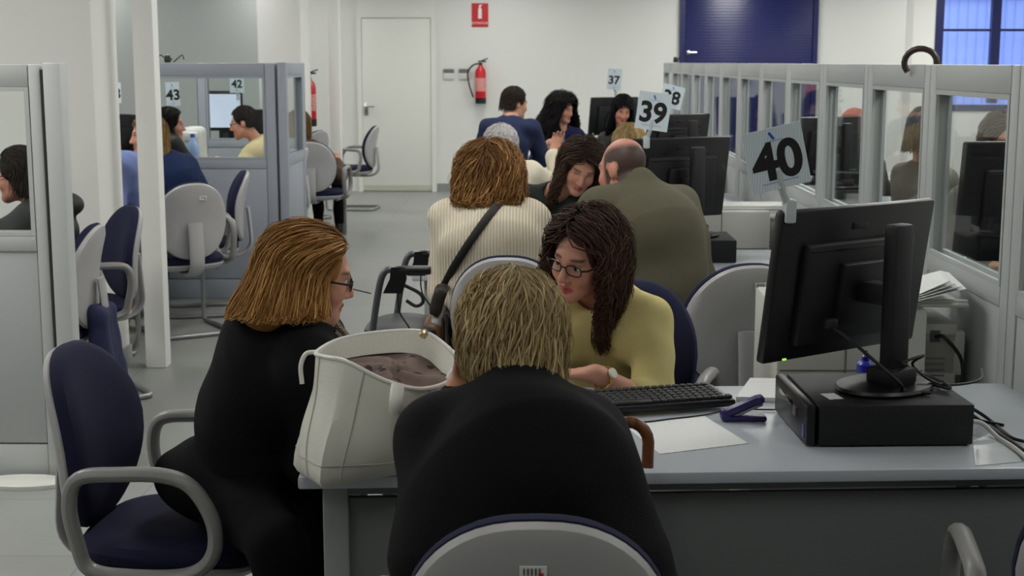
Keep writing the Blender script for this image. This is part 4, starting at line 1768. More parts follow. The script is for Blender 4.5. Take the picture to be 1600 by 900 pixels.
# dark cane hooked over the partition rail
hc = W(1440, 106, x=XP)
cane2 = empty('walking_cane', (XP, hc.y, .75), 'dark cane hooked by its curved handle over the right-hand partition rail', 'cane')
pts = []
for k in range(12):
    th = R_(-40 + k * 20)
    pts.append(Vector((XP - .005 - .050 * math.cos(th) , hc.y + .030 * math.cos(th) , 1.604 + .050 * math.sin(th) - .006)))
tipp = Vector((pts[-1].x + .008, pts[-1].y, .80))
MB().tube(pts + [pts[-1] + (tipp - pts[-1]) * t for t in (.1, .4, .7, 1)], .0115, 12).put('shaft', mat('dark_brown_wood', (48, 36, 32), .35), cane2)

# ---------------------------------------------------------------- white tote bag on the desk's left corner
BGB = W(600, 768, z=.742)


def bag():
    zb = .744
    # foot print corners (front corner hangs just over the desk front)
    fl = W(500, 764, z=zb)
    bl_ = W(458, 736, z=zb)
    fr = W(668, 735, z=zb)
    br2 = fr + (bl_ - fl)
    t = empty('tote_bag', ((fl.x + br2.x) / 2, (fl.y + br2.y) / 2, zb), 'white leather tote bag gaping open on the desk corner between the two women in black', 'bag')
    # rim points traced in the place, heights .23-.27
    Yf, Yb = fl.y, br2.y
    rim = [W(541, 566, y=fl.y + .07), W(600, 595, y=fl.y + .05), W(655, 609, y=fl.y + .05), W(700, 598, y=fl.y + .09), W(722, 572, y=fl.y + .15),
           W(690, 536, y=fl.y + .24), W(655, 519, y=fl.y + .27), W(590, 521, y=fl.y + .27), W(530, 532, y=fl.y + .24), W(494, 552, y=fl.y + .16), W(508, 559, y=fl.y + .11)]
    rim = catmull(rim, 6, closed=True)
    n = len(rim)
    fr_ = rim[0]
    foot = []
    # base as rounded quad matched by order: front-left -> front-right -> back-right -> back-left
    quad = [fl, fl.lerp(fr, .35), fl.lerp(fr, .7), fr, fr.lerp(br2, .5), br2, br2.lerp(bl_, .33), br2.lerp(bl_, .66), bl_, bl_.lerp(fl, .4), bl_.lerp(fl, .75)]
    q2 = []
    for i in range(11):
        for k in range(6):
            q2.append(quad[i].lerp(quad[(i + 1) % 11], k / 6))
    ctr = sum(q2, Vector()) / n
    rows = []
    RW = 16
    for j in range(RW + 1):
        u = j / RW
        row = []
        for i in range(n):
            b, r = q2[i], rim[i]
            p = b.lerp(r, u)
            out = Vector((p.x - ctr.x, p.y - ctr.y, 0)).normalized()
            p = p + out * (.022 * math.sin(pi * min(u * 1.4, 1)) * (1 - u) + .004 * math.sin(i * .7 + u * 5) * u * (1 - u) * 2)
            if j == 0:
                p = ctr + (p - ctr) * .93
            if j == 1:
                p.z = zb + .012
            p.z = max(p.z, zb)
            row.append(p)
        rows.append(row)
    V = [p for r in rows for p in r]
    F = []
    for j in range(RW):
        for i in range(n):
            F.append((j * n + i, j * n + (i + 1) % n, (j + 1) * n + (i + 1) % n, (j + 1) * n + i))
    F.append(tuple(range(n))[::-1])
    # inner wall: thickness
    m0 = len(V)
    for j in range(6):
        u = 1 - j * .03
        for i in range(n):
            p = rows[RW][i].lerp(rows[RW - 2][i], j * .25)
            inn = Vector((ctr.x - p.x, ctr.y - p.y, 0)).normalized()
            V.append(p + inn * (.006 + .001 * j))
    for i in range(n):
        F.append((RW * n + i, RW * n + (i + 1) % n, m0 + (i + 1) % n, m0 + i))
    for j in range(5):
        for i in range(n):
            F.append((m0 + j * n + i, m0 + j * n + (i + 1) % n, m0 + (j + 1) * n + (i + 1) % n, m0 + (j + 1) * n + i))
    M_BAG = mat('white_leather', (222, 220, 210), .42, var=.025, vscale=5, bump=.12, bscale=160)
    MB().add(V, F).put('body', M_BAG, t, sharp=50)
    # rim piping
    MB().tube([p + Vector((0, 0, .002)) for p in rim], .0045, 8, closed=True).put('rim_piping', mat('white_piping', (232, 231, 226), .4), t)
    # seams on the front and side
    sm = MB()
    for idx in (3, 14, 24, 58):
        sm.tube([rows[j][idx] + Vector((rows[j][idx].x - ctr.x, rows[j][idx].y - ctr.y, 0)).normalized() * .0005 for j in range(1, RW + 1)], .0020, 6)
    sm.tube([rows[3][i] + Vector((rows[3][i].x - ctr.x, rows[3][i].y - ctr.y, 0)).normalized() * .0003 for i in range(n)], .0016, 6, closed=True)
    sm.put('seam', mat('seam_grey', (186, 184, 174), .5), t)
    # patterned lining bulging inside
    m, nt, p_ = new_mat('lining_print')
    tc = nt.nodes.new('ShaderNodeTexCoord')
    vo = nt.nodes.new('ShaderNodeTexVoronoi')
    vo.inputs['Scale'].default_value = 26
    nz = nt.nodes.new('ShaderNodeTexNoise')
    nz.inputs['Scale'].default_value = 55
    nt.links.new(tc.outputs['Object'], vo.inputs['Vector'])
    nt.links.new(tc.outputs['Object'], nz.inputs['Vector'])
    ad = nt.nodes.new('ShaderNodeMath')
    ad.operation = 'MULTIPLY_ADD'
    ad.inputs[1].default_value = .45
    nt.links.new(nz.outputs['Fac'], ad.inputs[0])
    nt.links.new(vo.outputs['Distance'], ad.inputs[2])
    rp = nt.nodes.new('ShaderNodeValToRGB')
    rp.color_ramp.elements[0].position = .44
    rp.color_ramp.elements[0].color = (*lin(40, 28, 28), 1)
    rp.color_ramp.elements[1].position = .52
    rp.color_ramp.elements[1].color = (*lin(114, 95, 88), 1)
    nt.links.new(ad.outputs[0], rp.inputs['Fac'])
    nt.links.new(rp.outputs[0], p_.inputs['Base Color'])
    p_.inputs['Roughness'].default_value = .8
    V, F = [], []
    rc = sum(rim, Vector()) / n
    K = 7
    for j in range(K):
        s = 1 - j / K
        for i in range(n):
            p = rows[RW - 2][i].lerp(rows[RW - 1][i], .4)
            q = rc + (p - rc) * (.965 * s)
            bk_ = min(max((p.y - rc.y) / .12 + .5, 0), 1)
            q.z = (p.z - .004 - .014 * bk_) * s + (rc.z - .014) * (1 - s) + .010 * math.sin(i * .55 + j) * s * (1 - s) * 3
            V.append(q)
    V.append(Vector((rc.x, rc.y, rc.z - .015)))
    for j in range(K - 1):
        for i in range(n):
            F.append((j * n + i, j * n + (i + 1) % n, (j + 1) * n + (i + 1) % n, (j + 1) * n + i))
    for i in range(n):
        F.append(((K - 1) * n + i, (K - 1) * n + (i + 1) % n, len(V) - 1))
    MB().add(V, F).put('lining', m, t, label='dusky brown lining printed with dark flowers', sharp=0)
    # front handle tab, back handle loop, press stud
    i0 = 11
    a = rows[RW - 2][i0]
    o = Vector((a.x - ctr.x, a.y - ctr.y, 0)).normalized()
    tb = []
    for u in (0, .12, .3, .5, .7, .9, 1.0):
        tb.append(W(622, 600, y=fl.y + .02).lerp(W(617, 646, y=fl.y + .0), u) + Vector((0, -.016 * math.sin(pi * u), 0)))
    MB().tube(catmull(tb, 4), .0135, 8, flat=((0, 1, 0), .35)).put('handle_tab', mat('white_strap', (230, 229, 222), .4), t)
    hp_ = catmull([W(494, 550, y=fl.y + .17), W(478, 553, y=fl.y + .17), W(470, 572, y=fl.y + .16), W(472, 600, y=fl.y + .15)], 6)
    MB().tube(hp_, .005, 8).put('handle_loop', mat('white_strap_thin', (226, 225, 218), .4), t)
    hp_ = catmull([W(700, 592, y=fl.y + .10), W(712, 576, y=fl.y + .10), W(726, 572, y=fl.y + .10), W(731, 582, y=fl.y + .10)], 6)
    MB().tube(hp_, .006, 8).put('handle_loop', mat('white_strap_end', (236, 236, 234), .4), t)
    cp = W(663, 522, y=fl.y + .265)
    MB().lathe([(.001, 0), (.011, .001), (.011, .004), (.006, .006), (.001, .0065)], cp, 16, axis=Matrix.Rotation(R_(70), 3, 'X')).put('press_stud', mat('pale_gold', (214, 200, 160), .25, metal=.8), t)
    return t


bag()


# ---------------------------------------------------------------- rollator walker in the aisle
def rollator():
    hx = W(638, 421, y=5.0)
    zt = hx.z
    x0 = W(590, 470, y=5.0).x
    t = empty('rollator', (hx.x, 5.1, 0), 'grey wheeled walker with black handle grip and seat, in the aisle behind the white bag', 'walker')
    M_GR = mat('rollator_grey', (92, 94, 98), .35, metal=.5)
    y1, y2 = 4.98, 5.40
    xx0 = x0
    for i, y in enumerate((y1, y2)):
        x0 = xx0 + .05 * i
        up_ = catmull([(x0 - .03, y, .56), (x0 + .005, y, zt - .08), (x0 + .03, y, zt - .005), (x0 + .075, y, zt)], 6)
        MB().tube(up_, .0125, 10).put('handle_tube', M_GR, t)
        g = MB().tube([(x0 + .07, y, zt), (x0 + .09, y, zt), (x0 + .18, y, zt), (x0 + .195, y, zt)], [.014, .017, .0175, .014], 12)
        g.put('handle_grip', M_BLK, t)
        bk = MB()
        bk.prism([(-.015, .012), (.035, .012), (.04, -.03), (.025, -.082), (-.045, -.082), (-.02, -.03)], .03, Matrix(((1, 0, 0), (0, 0, 1), (0, 1, 0))), (x0 + .068, y - .015, zt))
        bo = bk.put('brake_housing', M_BLK, t)
        lv = catmull([(x0 + .10, y, zt - .055), (x0 + .155, y, zt - .085), (x0 + .165, y, zt - .115), (x0 + .14, y, zt - .13), (x0 + .105, y, zt - .11)], 5)
        MB().tube(lv, .0065, 8).put('brake_lever', M_BLK, bo)
        cbp = catmull([(x0 + .075, y, zt - .07), (x0 + .08, y, zt - .15), (x0 + .13, y, zt - .26), (x0 + .06, y, .45), (x0 + .05, y, .25)], 6)
        MB().tube(cbp, .0028, 6).put('brake_cable', M_CABLE, t)
        # frame down to the wheels
        fr = MB()
        fr.tube(catmull([(x0 - .03, y, .56), (x0 + .02, y, .40), (x0 + .08, y, .13)], 5), .0125, 10)
        fr.tube(catmull([(x0 - .03, y, .54), (x0 - .16, y, .46), (x0 - .30, y, .13)], 6), .0125, 10)
        fr.put('leg_frame', M_GR, t)
        for x in (x0 - .30, x0 + .08):
            w = MB()
            w.tube([Vector((x + .082 * math.cos(a * pi / 12), y, .10 + .082 * math.sin(a * pi / 12))) for a in range(24)], .017, 10, closed=True)
            wo_ = w.put('wheel', M_BLK, t)
            MB().cyl((x, y - .012, .10), (x, y + .012, .10), .070, seg=24).put('hub', M_GR, wo_)
    x0 = xx0 - .06
    so = superell(.28, .34, 36, 3.2)
    sw = Matrix(((1, 0, 0), (0, 0, 1), (0, 1, 0)))
    MB().pillow(so, [(.2, .02), (.85, .02), (.97, .014), (1, 0), (.97, -.014), (.3, -.016)], sw, (x0 + .13, (y1 + y2) / 2, .612), bend=lambda x, z: .015 - .10 * (x / .17) ** 2 * .3).put('seat', mat('black_seat_pad', (40, 41, 44), .55), t)
    x0 = xx0
    cb_ = catmull([(x0 - .02, y1, zt - .085), (x0 - .06, y1 - .0, zt - .075), (x0 - .115, y1, zt - .062)], 5)
    MB().tube(cb_, .0025, 6).put('reflector_wire', M_CABLE, t)
    hk = catmull([(x0 - .055, y1 - .015, .60), (x0 - .085, y1 - .015, .625), (x0 - .10, y1 - .015, .60), (x0 - .112, y1 - .015, .555)], 5)
    hb_ = MB().tube(hk, .008, 8)
    hb_.tube(catmull([(x0 - .03, y1 - .015, .56), (x0 - .07, y1 - .015, .59), (x0 - .055, y1 - .015, .545)], 5), .007, 8)
    hb_.put('folding_hook', M_BLK, t)


rollator()


# ---------------------------------------------------------------- printers
def printer_proto(p, x0, x1, zt, label, paper=True):
    t = empty('printer', ((x0 + x1) / 2, p + .22, .42), label, 'printer', 'white office printers')
    cx, w = (x0 + x1) / 2, x1 - x0
    b = MB()
    b.box((cx - .06, p + .22, (.425 + zt) / 2), (w - .12, .44, zt - .425), bev=.012)
    b.put('body', M_PRN, t)
    s = MB()
    s.box((x0 + .21, p - .001, (.425 + zt) / 2), (.004, .004, zt - .45))
    s.box((cx - .06, p - .001, zt - .19), (w - .14, .004, .004))
    s.put('seam', mat('printer_seam', (120, 120, 116), .5), t)
    r = MB()
    r.box((x1 - .062, p + .26, (.425 + zt - .06) / 2), (.125, .34, zt - .06 - .425), bev=.008)
    r.box((x1 - .05, p + .24, zt - .155), (.15, .30, .14), bev=.008)
    rm = r.put('rear_module', M_PRN, t)
    MB().box((x1 - .07, p + .088, zt - .10), (.030, .006, .036), bev=.003).put('power_socket', mat('socket_grey', (90, 92, 92), .5), rm)
    v = MB()
    for k in range(6):
        v.box((x1 - .075, p + .088, zt - .17 - k * .018), (.075, .004, .005))
    v.box((x1 - .075, p + .088, zt - .31), (.06, .004, .022))
    v.put('vent', mat('vent_grey', (128, 130, 128), .6), rm)
    tr_ = MB()
    tr_.box((cx + .10, p + .20, zt + .006), (.40, .34, .012), bev=.004)
    tr_.box((cx + .10, p + .05, zt + .012), (.40, .02, .020), bev=.004)
    tr_.put('output_tray', M_PRN, t)
    return t


pr1 = printer_proto(4.22, .75, 1.325, .86, 'large white printer seen from behind, between the near monitor and the right-hand partition')
st_ = empty('printer_stand', (1.0, 4.45, 0), 'grey low cabinet under the large white printer', 'cabinet', 'printer stands')
MB().box((1.0, 4.45, .21), (.64, .44, .418), bev=.006).put('cabinet', M_DESKP, st_)
MB().box((1.0, 4.225, .21), (.60, .014, .38), bev=.004).put('door', M_DESKP, st_)
pcb = catmull([(1.255, 4.30, .76), (1.27, 4.26, .765), (1.318, 4.24, .70), (1.318, 4.22, .60), (1.30, 4.20, .50)], 6)
tag(MB().tube(pcb, .006, 8).put('power_cable', M_CABLE), 'black power cord plugged into the rear of the white printer', 'cable')
for k, lb in ((1, 'white printer standing behind the right-hand shoulder of the man with the shaved head'), (2, 'white printer farther back, partly behind sign 40')):
    place(copy_tree(pr1), (pr1.location.x, pr1.location.y + PITCHY * k, pr1.location.z), 0, lb)
    place(copy_tree(st_), (st_.location.x, st_.location.y + PITCHY * k, 0), 0, ['grey cabinet under the second printer from the front', 'grey cabinet under the third printer from the front', 'grey cabinet under the farthest printer'][k - 1])
# loose sheets spilling from the printer top towards the partition
for i in range(4):
    a0 = W(1400, 482, y=4.35)
    pts = [W(1405 + 6 * i, 478 - 2 * i, y=4.16 + .01 * i), W(1510 - 9 * i, 452 - 2 * i, y=4.22), W(1482 - 4 * i, 426 + i, y=4.50), W(1400 + 8 * i, 447 - 2 * i, y=4.45)]
    V = [p + Vector((0, 0, .004 * i)) for p in pts] + [p + Vector((0, 0, .004 * i + .0018)) for p in pts]
    o = MB().add(V, [(3, 2, 1, 0), (4, 5, 6, 7), (0, 1, 5, 4), (1, 2, 6, 5), (2, 3, 7, 6), (3, 0, 4, 7)]).put('paper_sheet', M_PRINT, smooth=False)
    tag(o, ['lowest of the sheets fanned out on the printer tray beside the partition', 'second sheet up of those fanned on the printer tray', 'third sheet up of those fanned on the printer tray', 'topmost of the sheets fanned out on the printer tray'][i], 'paper', 'sheets on the printer tray')
# tray and folders on the second and third printers
tx = W(1165, 318, y=7.0)

# ---------------------------------------------------------------- beyond the right-hand partition
for k in range(4):
    desk((XP + .12, 4.15 + 2.1 * k, 0), 0, 1.7, .80, ['grey desk beyond the nearest partition glass', 'grey desk beyond the partition, second from the front', 'grey desk beyond the partition, third from the front', 'grey desk beyond the partition, fourth from the front'][k], group='desks beyond the partition')
mm = W(1532, 400, y=4.75)
monitor(1.74, 4.75, .842, R_(8), 'large black monitor behind the nearest partition glass')
MON_USED[-1].scale = (1.0, 1, 1.15)
mm = W(1330, 300, y=7.1)
monitor(W(1316, 250, y=8.65).x, 8.65, .842, R_(28), 'black monitor seen through two panes right of sign 40')
for i, (px, py, yy, lb) in enumerate(((1550, 365, 4.45, 'white sheets on the desk behind the nearest partition glass'), (1395, 300, 6.4, 'white paper pile behind the glass of the panel with the hooked cane'), (1330, 305, 6.6, 'white paper pile on a desk behind the glass right of the sign 40'))):
    p = W(px, py, y=yy)
    p.x += (.26, .1, .16)[i]
    yy += (-.12, -.1, .35)[i]
    o = MB().box((p.x, yy, .742 + .02), (.30, .22, .04), R=R_(20 * i), bev=.002).put('paper_pile', M_PRINT)
    tag(o, lb, 'paper')
pc_ = empty('desktop_computer', (W(1520, 440, y=4.5).x, 4.42, .74), 'black desktop computer on the desk behind the nearest partition glass', 'computer')
q = Vector((1.72, 0, 0))
pc_.location.x = q.x + .05
pc_.location.y = 4.74
WLOC[pc_.name].y = 4.74
WLOC[pc_.name].x = q.x + .05
MB().box((q.x + .05, 4.74, .74 + .05), (.36, .32, .098), bev=.004).put('case', M_BLKM, pc_)
MB().box((q.x - .135, 4.74, .74 + .049), (.016, .31, .09), bev=.004).put('front_bezel', M_BLK, pc_)

# ---------------------------------------------------------------- left cubicles
pc_copy(1.88, 8.66, 'black desktop computer beyond the partition, under the monitor right of sign 40')
pc_copy(W(193, 230, y=9.02).x - .10, 9.03, 'black desktop computer behind the wide white column, under a dark monitor')
desk((-3.35, 10.47, 0), 0, 1.5, .62, 'grey desk inside the cubicle with sign 43', group='cubicle desks')
desk((-3.98, 12.42, 0), 0, 1.6, .8, 'grey desk inside the cubicle with sign 42', group='cubicle desks')
desk((-4.18, 8.66, 0), 0, 1.64, .8, 'grey desk behind the wide white column', group='cubicle desks')
p = W(301, 226, y=10.85)
t = empty('printer', (p.x, 10.85, .74), 'rounded white printer on the cubicle desk behind the glass, beside the water bottle', 'printer')
MB().box((p.x, 10.88, .74 + .185), (.17, .26, .368), bev=.05, seg=4).put('body', M_PRN, t)
MB().box((p.x + .01, 10.74, .74 + .30), (.12, .05, .07), bev=.02).put('paper_feed', M_PRN, t)
q = W(302, 245, y=10.62)
q.z = .74
t = empty('water_bottle', q, 'clear blue water bottle on the cubicle desk behind the glass', 'bottle')
MB().lathe([(.001, 0), (.043, .002), (.045, .01), (.043, .10), (.045, .14), (.044, .23), (.018, .29), (.015, .30)], q, 20).put('bottle_body', mat('pale_blue_plastic', (150, 178, 220), .15), t)
MB().lathe([(.017, .30), (.017, .325), (.001, .328)], q, 16).put('cap', mat('bottle_cap_blue', (50, 80, 170), .4), t)
# monitors of the cubicles
monitor(W(258, 200, y=10.84).x, 10.84, .742, R_(76), 'monitor turned edge on behind the woman with long black hair, sign 43 on top')
desk((P0.x, 13.2, 0), 0, 1.33 - P0.x, .80, 'farthest grey desk, under the monitor with sign 37')
p = W(350, 208, y=12.75)
mw, mh = .30, .36
t = empty('computer_monitor', (p.x, 12.8, .742), 'monitor with a bright pale screen behind the cubicle glass, facing the man in beige', 'monitor')
MB().box((p.x, 12.8, 1.165), (.335, .03, .36), bev=.006).put('screen_housing', M_BLK, t)
MB().box((p.x, 12.784, 1.165), (.30, .004, .30)).put('screen', mat_emit('lit_screen', (196, 206, 226), .55), t)
MB().box((p.x, 12.83, .88), (.05, .04, .26), bev=.006).put('stand_column', M_BLKM, t)
MB().lathe([(.001, 0), (.11, .001), (.11, .012), (.001, .014)], (p.x, 12.82, .742), 24).put('stand_base', M_BLK, t)
monitor(W(388, 190, y=12.98).x, 12.98, .742, R_(12), 'dark monitor behind the head of the man in beige, under sign 42')
mq = W(196, 230, y=9.0)
monitor(mq.x - .04, 9.02, .842, R_(-25), 'dark monitor between the wide white column and the slim one')
# black cable knot and clip-like things on top of the partitions
for (px, py, yy, xx, lb) in ((262, 95, 9.5, None, 'tangle of black wire on top of the grey partition'), (1056, 92, None, XP, 'small tangle of dark wire on the far end of the pale partition')):
    p = W(px, 97, y=yy) if yy else W(px, 97, x=xx)
    b = Vector((p.x, p.y, PH + .004))
    t = empty('wire_tangle', b, lb, 'wire')
    kx = Vector((1, 0, 0)) if yy else Vector((.25, -1, 0)).normalized()
    MB().lathe([(.001, 0), (.022, .003), (.024, .03), (.015, .05), (.001, .055)], b, 12).put('clip', M_BLK, t)
    wv_ = MB()
    wv_.tube(catmull([b + kx * -.07 + Vector((0, 0, .004)), b + kx * -.05 + Vector((0, 0, .05)), b + kx * -.015 + Vector((0, 0, .03)), b + Vector((0, .01, .045)), b + kx * .03 + Vector((0, 0, .02))], 5), .004, 6)
    wv_.tube(catmull([b + kx * .04 + Vector((0, 0, .004)), b + kx * .07 + Vector((0, 0, .03)), b + kx * .10 + Vector((0, 0, .05)), b + kx * .11 + Vector((0, 0, .02))], 5), .004, 6)
    wv_.put('wire', M_CABLE, t)
# ---------------------------------------------------------------- clothes
M_BKNIT = mat('black_knit', (15, 16, 20), .9, var=.15, vscale=12, bump=.25, bscale=380, spec=.2)
M_BKCARD = mat('black_cardigan', (14, 15, 17), .9, var=.15, vscale=12, bump=.3, bscale=300, spec=.2)
M_YEL = mat('yellow_knit', (214, 200, 138), .9, var=.06, vscale=25, bump=.35, bscale=330, spec=.2)
M_OLIVE = mat('taupe_jacket', (92, 88, 72), .85, var=.08, vscale=14, bump=.2, bscale=260, spec=.25)
M_GRN = mat('dark_green_knit', (44, 50, 46), .9, var=.1, vscale=14, bump=.2, bscale=260, spec=.2)
M_NAVYJ = mat('navy_jumper', (42, 50, 78), .9, var=.08, bump=.2, bscale=240, spec=.2)
M_NAVYT = mat('dark_navy_top', (26, 32, 64), .9, var=.08, bump=.2, bscale=240, spec=.2)
M_CREAMJ = mat('cream_jacket', (212, 204, 184), .85, var=.06, bump=.2, bscale=240, spec=.2)
M_BEIGE = mat('beige_jacket', (204, 190, 148), .85, var=.06, bump=.2, bscale=240, spec=.2)
M_BLUEJ = mat('blue_denim_jacket', (28, 42, 78), .85, var=.12, vscale=16, bump=.2, bscale=240, spec=.2)
M_LBLUE = mat('light_blue_shirt', (120, 136, 186), .8, var=.06, bump=.15, bscale=240, spec=.2)
M_DKJ = mat('dark_padded_jacket', (36, 38, 36), .6, var=.12, vscale=10, bump=.2, bscale=160, spec=.35)
M_GREYJ = mat('grey_jacket', (108, 106, 98), .85, var=.08, bump=.2, bscale=240)
M_REDT = mat('orange_red_top', (204, 70, 48), .85, var=.08)
M_BROWNT = mat('brown_top', (84, 62, 46), .85, var=.08)
M_JEAN = mat('blue_jeans', (40, 48, 78), .85, var=.12, vscale=20, bump=.15, bscale=300)
M_TAN = mat('tan_boot', (150, 98, 44), .6, var=.1)


def mat_rib():
    m, nt, p = new_mat('cream_rib_knit')
    tc = nt.nodes.new('ShaderNodeTexCoord')
    wv = nt.nodes.new('ShaderNodeTexWave')
    wv.bands_direction = 'X'
    wv.inputs['Scale'].default_value = 26
    wv.inputs['Distortion'].default_value = .6
    wv.inputs['Detail'].default_value = 1
    nt.links.new(tc.outputs['Object'], wv.inputs['Vector'])
    mx = nt.nodes.new('ShaderNodeMix')
    mx.data_type = 'RGBA'
    mx.inputs[6].default_value = (*lin(200, 188, 164), 1)
    mx.inputs[7].default_value = (*lin(226, 217, 198), 1)
    nt.links.new(wv.outputs['Fac'], mx.inputs[0])
    nt.links.new(mx.outputs[2], p.inputs['Base Color'])
    p.inputs['Roughness'].default_value = .9
    b = nt.nodes.new('ShaderNodeBump')
    b.inputs['Strength'].default_value = .6
    b.inputs['Distance'].default_value = .006
    nt.links.new(wv.outputs['Fac'], b.inputs['Height'])
    nt.links.new(b.outputs['Normal'], p.inputs['Normal'])
    return m


M_RIB = mat_rib()


def V3(*a):
    return Vector(a)


def Z(p, z):
    return Vector((p.x, p.y, z))


HZ = .58
FULL = True

# ---------------------------------------------------------------- 1 the woman in black, seen from behind
n1 = W(808, 622, y=2.50)
h1 = V3(W(828, 900, y=2.28).x, 2.41, HZ)
hd1 = W(800, 530, y=2.595)
p1 = person('person in a black cardigan with short blond hair, back turned, seated nearest the camera', h1, n1, hd1, (-12, 24, -4), 0,
            [W(716, 606, y=2.75), V3(.10, 2.68, .66)],
            tops=dict(mat=M_BKCARD, amp=.012, wf=20, cuff=(.86, .97), scoop=False, vox=.007, collar=True, collar_h=.012, drape=True), topname='cardigan', sw=.160, bulk=1.06, vox=.0055,
            poles=(V3(-.28, -.5, -1), V3(.42, -.35, -1)), bulge=.055, depth=.80, spread=.11, eyes=False, neckr=.058, sleeve=1.05, shl=(V3(.005, 0, -.02), V3(-.02, 0, -.035)), hn=(V3(.5, -.3, .2), None),
            hdir=(V3(.45, .05, 1), None), skin=(205, 150, 122),
            legs=[(h1 + V3(-.09, 0, 0), V3(h1.x - .11, 2.71, .535), V3(h1.x - .11, 2.68, .095)), (h1 + V3(.09, 0, 0), V3(h1.x + .09, 2.71, .535), V3(h1.x + .09, 2.68, .095))],
            hair=dict(n=1700, len=.245, drop=.165, ec=(0, -.020, .028), er=(.092, .108, .100), vol=.13, part=.01, spread=.5, back=.55, curl=.007, curlf=1.6, jit=.34, tuck=.25, rad=.0028,
                      col=(150, 124, 78), hi=(214, 194, 150), root=(150, 130, 96), seed=11, nape=-.75, steps=15, mass=[((0, -.05, .0), (0, -.055, -.085), .078, .058)], side=-.3))
# ---------------------------------------------------------------- 2 the woman in black on the left, leaning in
h2 = V3(-.755, 3.36, HZ)
n2 = W(486, 512, y=3.30)
hd2 = W(486, 432, y=3.27)
p2 = person('person in black with golden hair and glasses, leaning in beside the white tote bag', h2, n2, hd2, (72, 14, 6), 84,
            [V3(-.42, 3.56, .87), V3(-.40, 3.19, .86)],
            tops=dict(mat=M_BKNIT, amp=.006, wf=24, cuff=.95, vox=.007, vneck=True), topname='blouse', sw=.165, bulk=1.06, vox=.0055, bulge=.055, bust=.06,
            poles=(V3(-.5, .9, -.3), V3(-1, -.1, -.35)), skin=(204, 150, 128), glasses=True, spread=.10, sleeve=.98,
            hdir=(V3(1, .1, .1), V3(1, .1, .1)),
            legs=[(h2 + V3(0, .09, 0), V3(-.54, 3.33, .535), V3(-.56, 3.30, .095)), (h2 + V3(.02, -.09, 0), V3(-.56, 3.00, .535), V3(-.56, 2.97, .095))],
            hair=dict(n=1700, len=.30, drop=.088, tuck=-.3, ec=(0, -.022, .030), er=(.088, .112, .098), vol=.10, part=.03, spread=.35, back=1.0, curl=.006, curlf=1.3, jit=.16, rad=.0028,
                      col=(142, 94, 46), hi=(224, 174, 108), root=(122, 78, 34), seed=5, nape=-.7, steps=18, wind=(0, -.25, 0), hairline=.30,
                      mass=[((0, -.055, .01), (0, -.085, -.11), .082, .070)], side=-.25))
# patterned scarf edge at her open neckline
sc = MB()
nb = p2['neck']
F2_ = p2['F']
for q in (-1, 1):
    a = nb + F2_ * .055 + p2['Rt'] * q * .055 + V3(0, 0, .0)
    b = nb + F2_ * .165 + p2['Rt'] * q * .012 + V3(0, 0, -.16)
    c = nb + F2_ * .175 + p2['Rt'] * q * .016 + V3(0, 0, -.21)
    sc.tube(catmull([a, a.lerp(b, .5) + F2_ * .012, b, c], 5), .014, 8, flat=((0, 0, 1), .6))
sc.put('patterned_trim', mat_wave('patterned_trim', (30, 28, 28), (128, 112, 86), 60, 'Z', .7, 0, 3, distort=12), p2['root'], label='speckled beige and black neckline trim')

# ---------------------------------------------------------------- 3 the clerk in yellow
h3 = V3(.24, 4.08, HZ)
n3 = W(937, 468, y=3.92)
hd3 = W(912, 404, y=3.85)
p3 = person('person in a pale yellow jumper with dark wavy hair and glasses behind the near desk', h3, n3, hd3, (218, 14, -12), 196,
            [W(930, 584, y=3.63), V3(-.06, 3.62, .825)],
            tops=dict(mat=M_YEL, amp=.005, wf=40, cuff=(.30, .55), vox=.006, rolled=True), topname='jumper', sw=.165, bulk=.98, vox=.0042, bust=.075,
            arm_l=(.25, .235), poles=(V3(.125, .08, -.09), V3(-.7, .3, -1)), skin=(208, 152, 130), lip=(166, 60, 66), brow=(62, 42, 34), glasses=True,
            hdir=(V3(-1, -.05, -.0), V3(.9, -.12, 0)), hn=(V3(0, 0, -1), V3(0, 0, -1)), curl=(14, 18), hs=.94, hairvox=.006,
            hair=dict(n=1500, len=.42, drop=.255, ec=(0, -.018, .034), er=(.090, .108, .100), vol=.20, part=.012, spread=.9, back=.35, curl=.013, curlf=3.4, jit=.3, rad=.0030,
                      col=(62, 43, 35), hi=(108, 78, 62), seed=21, nape=-.7, steps=20, hairline=.27, face=((0, .124, -.006), (.078, .094, .128)),
                      mass=[((0, -.05, .0), (0, -.07, -.12), .085, .075)], side=-.2))
# wristwatch / bracelet and earring
ar = p3['arms'][0]
wd = (ar[2] - ar[1]).normalized()
wc_ = ar[2] - wd * .030
ba_ = MB()
o1 = wd.orthogonal().normalized()
o2 = wd.cross(o1)
ba_.tube([wc_ + o1 * .0335 * math.cos(k * pi / 12) + o2 * .0335 * math.sin(k * pi / 12) for k in range(24)], .0042, 8, closed=True)
M_GOLD = mat('gold', (212, 180, 96), .25, metal=1)
bo_ = ba_.put('bracelet', M_GOLD, p3['root'])
up_ = V3(-.1, -.75, .75).normalized()
up_ = (up_ - wd * up_.dot(wd)).normalized()
dial = wc_ + up_ * .036
MB().lathe([(.001, -.004), (.014, -.004), (.014, .003), (.001, .004)], dial, 18, axis=Matrix((wd.cross(up_), wd, up_)).transposed()).put('watch_dial', mat('pale_dial', (226, 220, 200), .3), bo_)
for sx in (-1, 1):
    e_ = orient(p3['R'], p3['c'], p3['s'], sx * .083, -.006, -.036)
    MB().lathe([(.001, -.007), (.006, -.005), (.007, .0), (.006, .005), (.001, .007)], e_, 12).put('earring', M_GOLD, p3['root'])

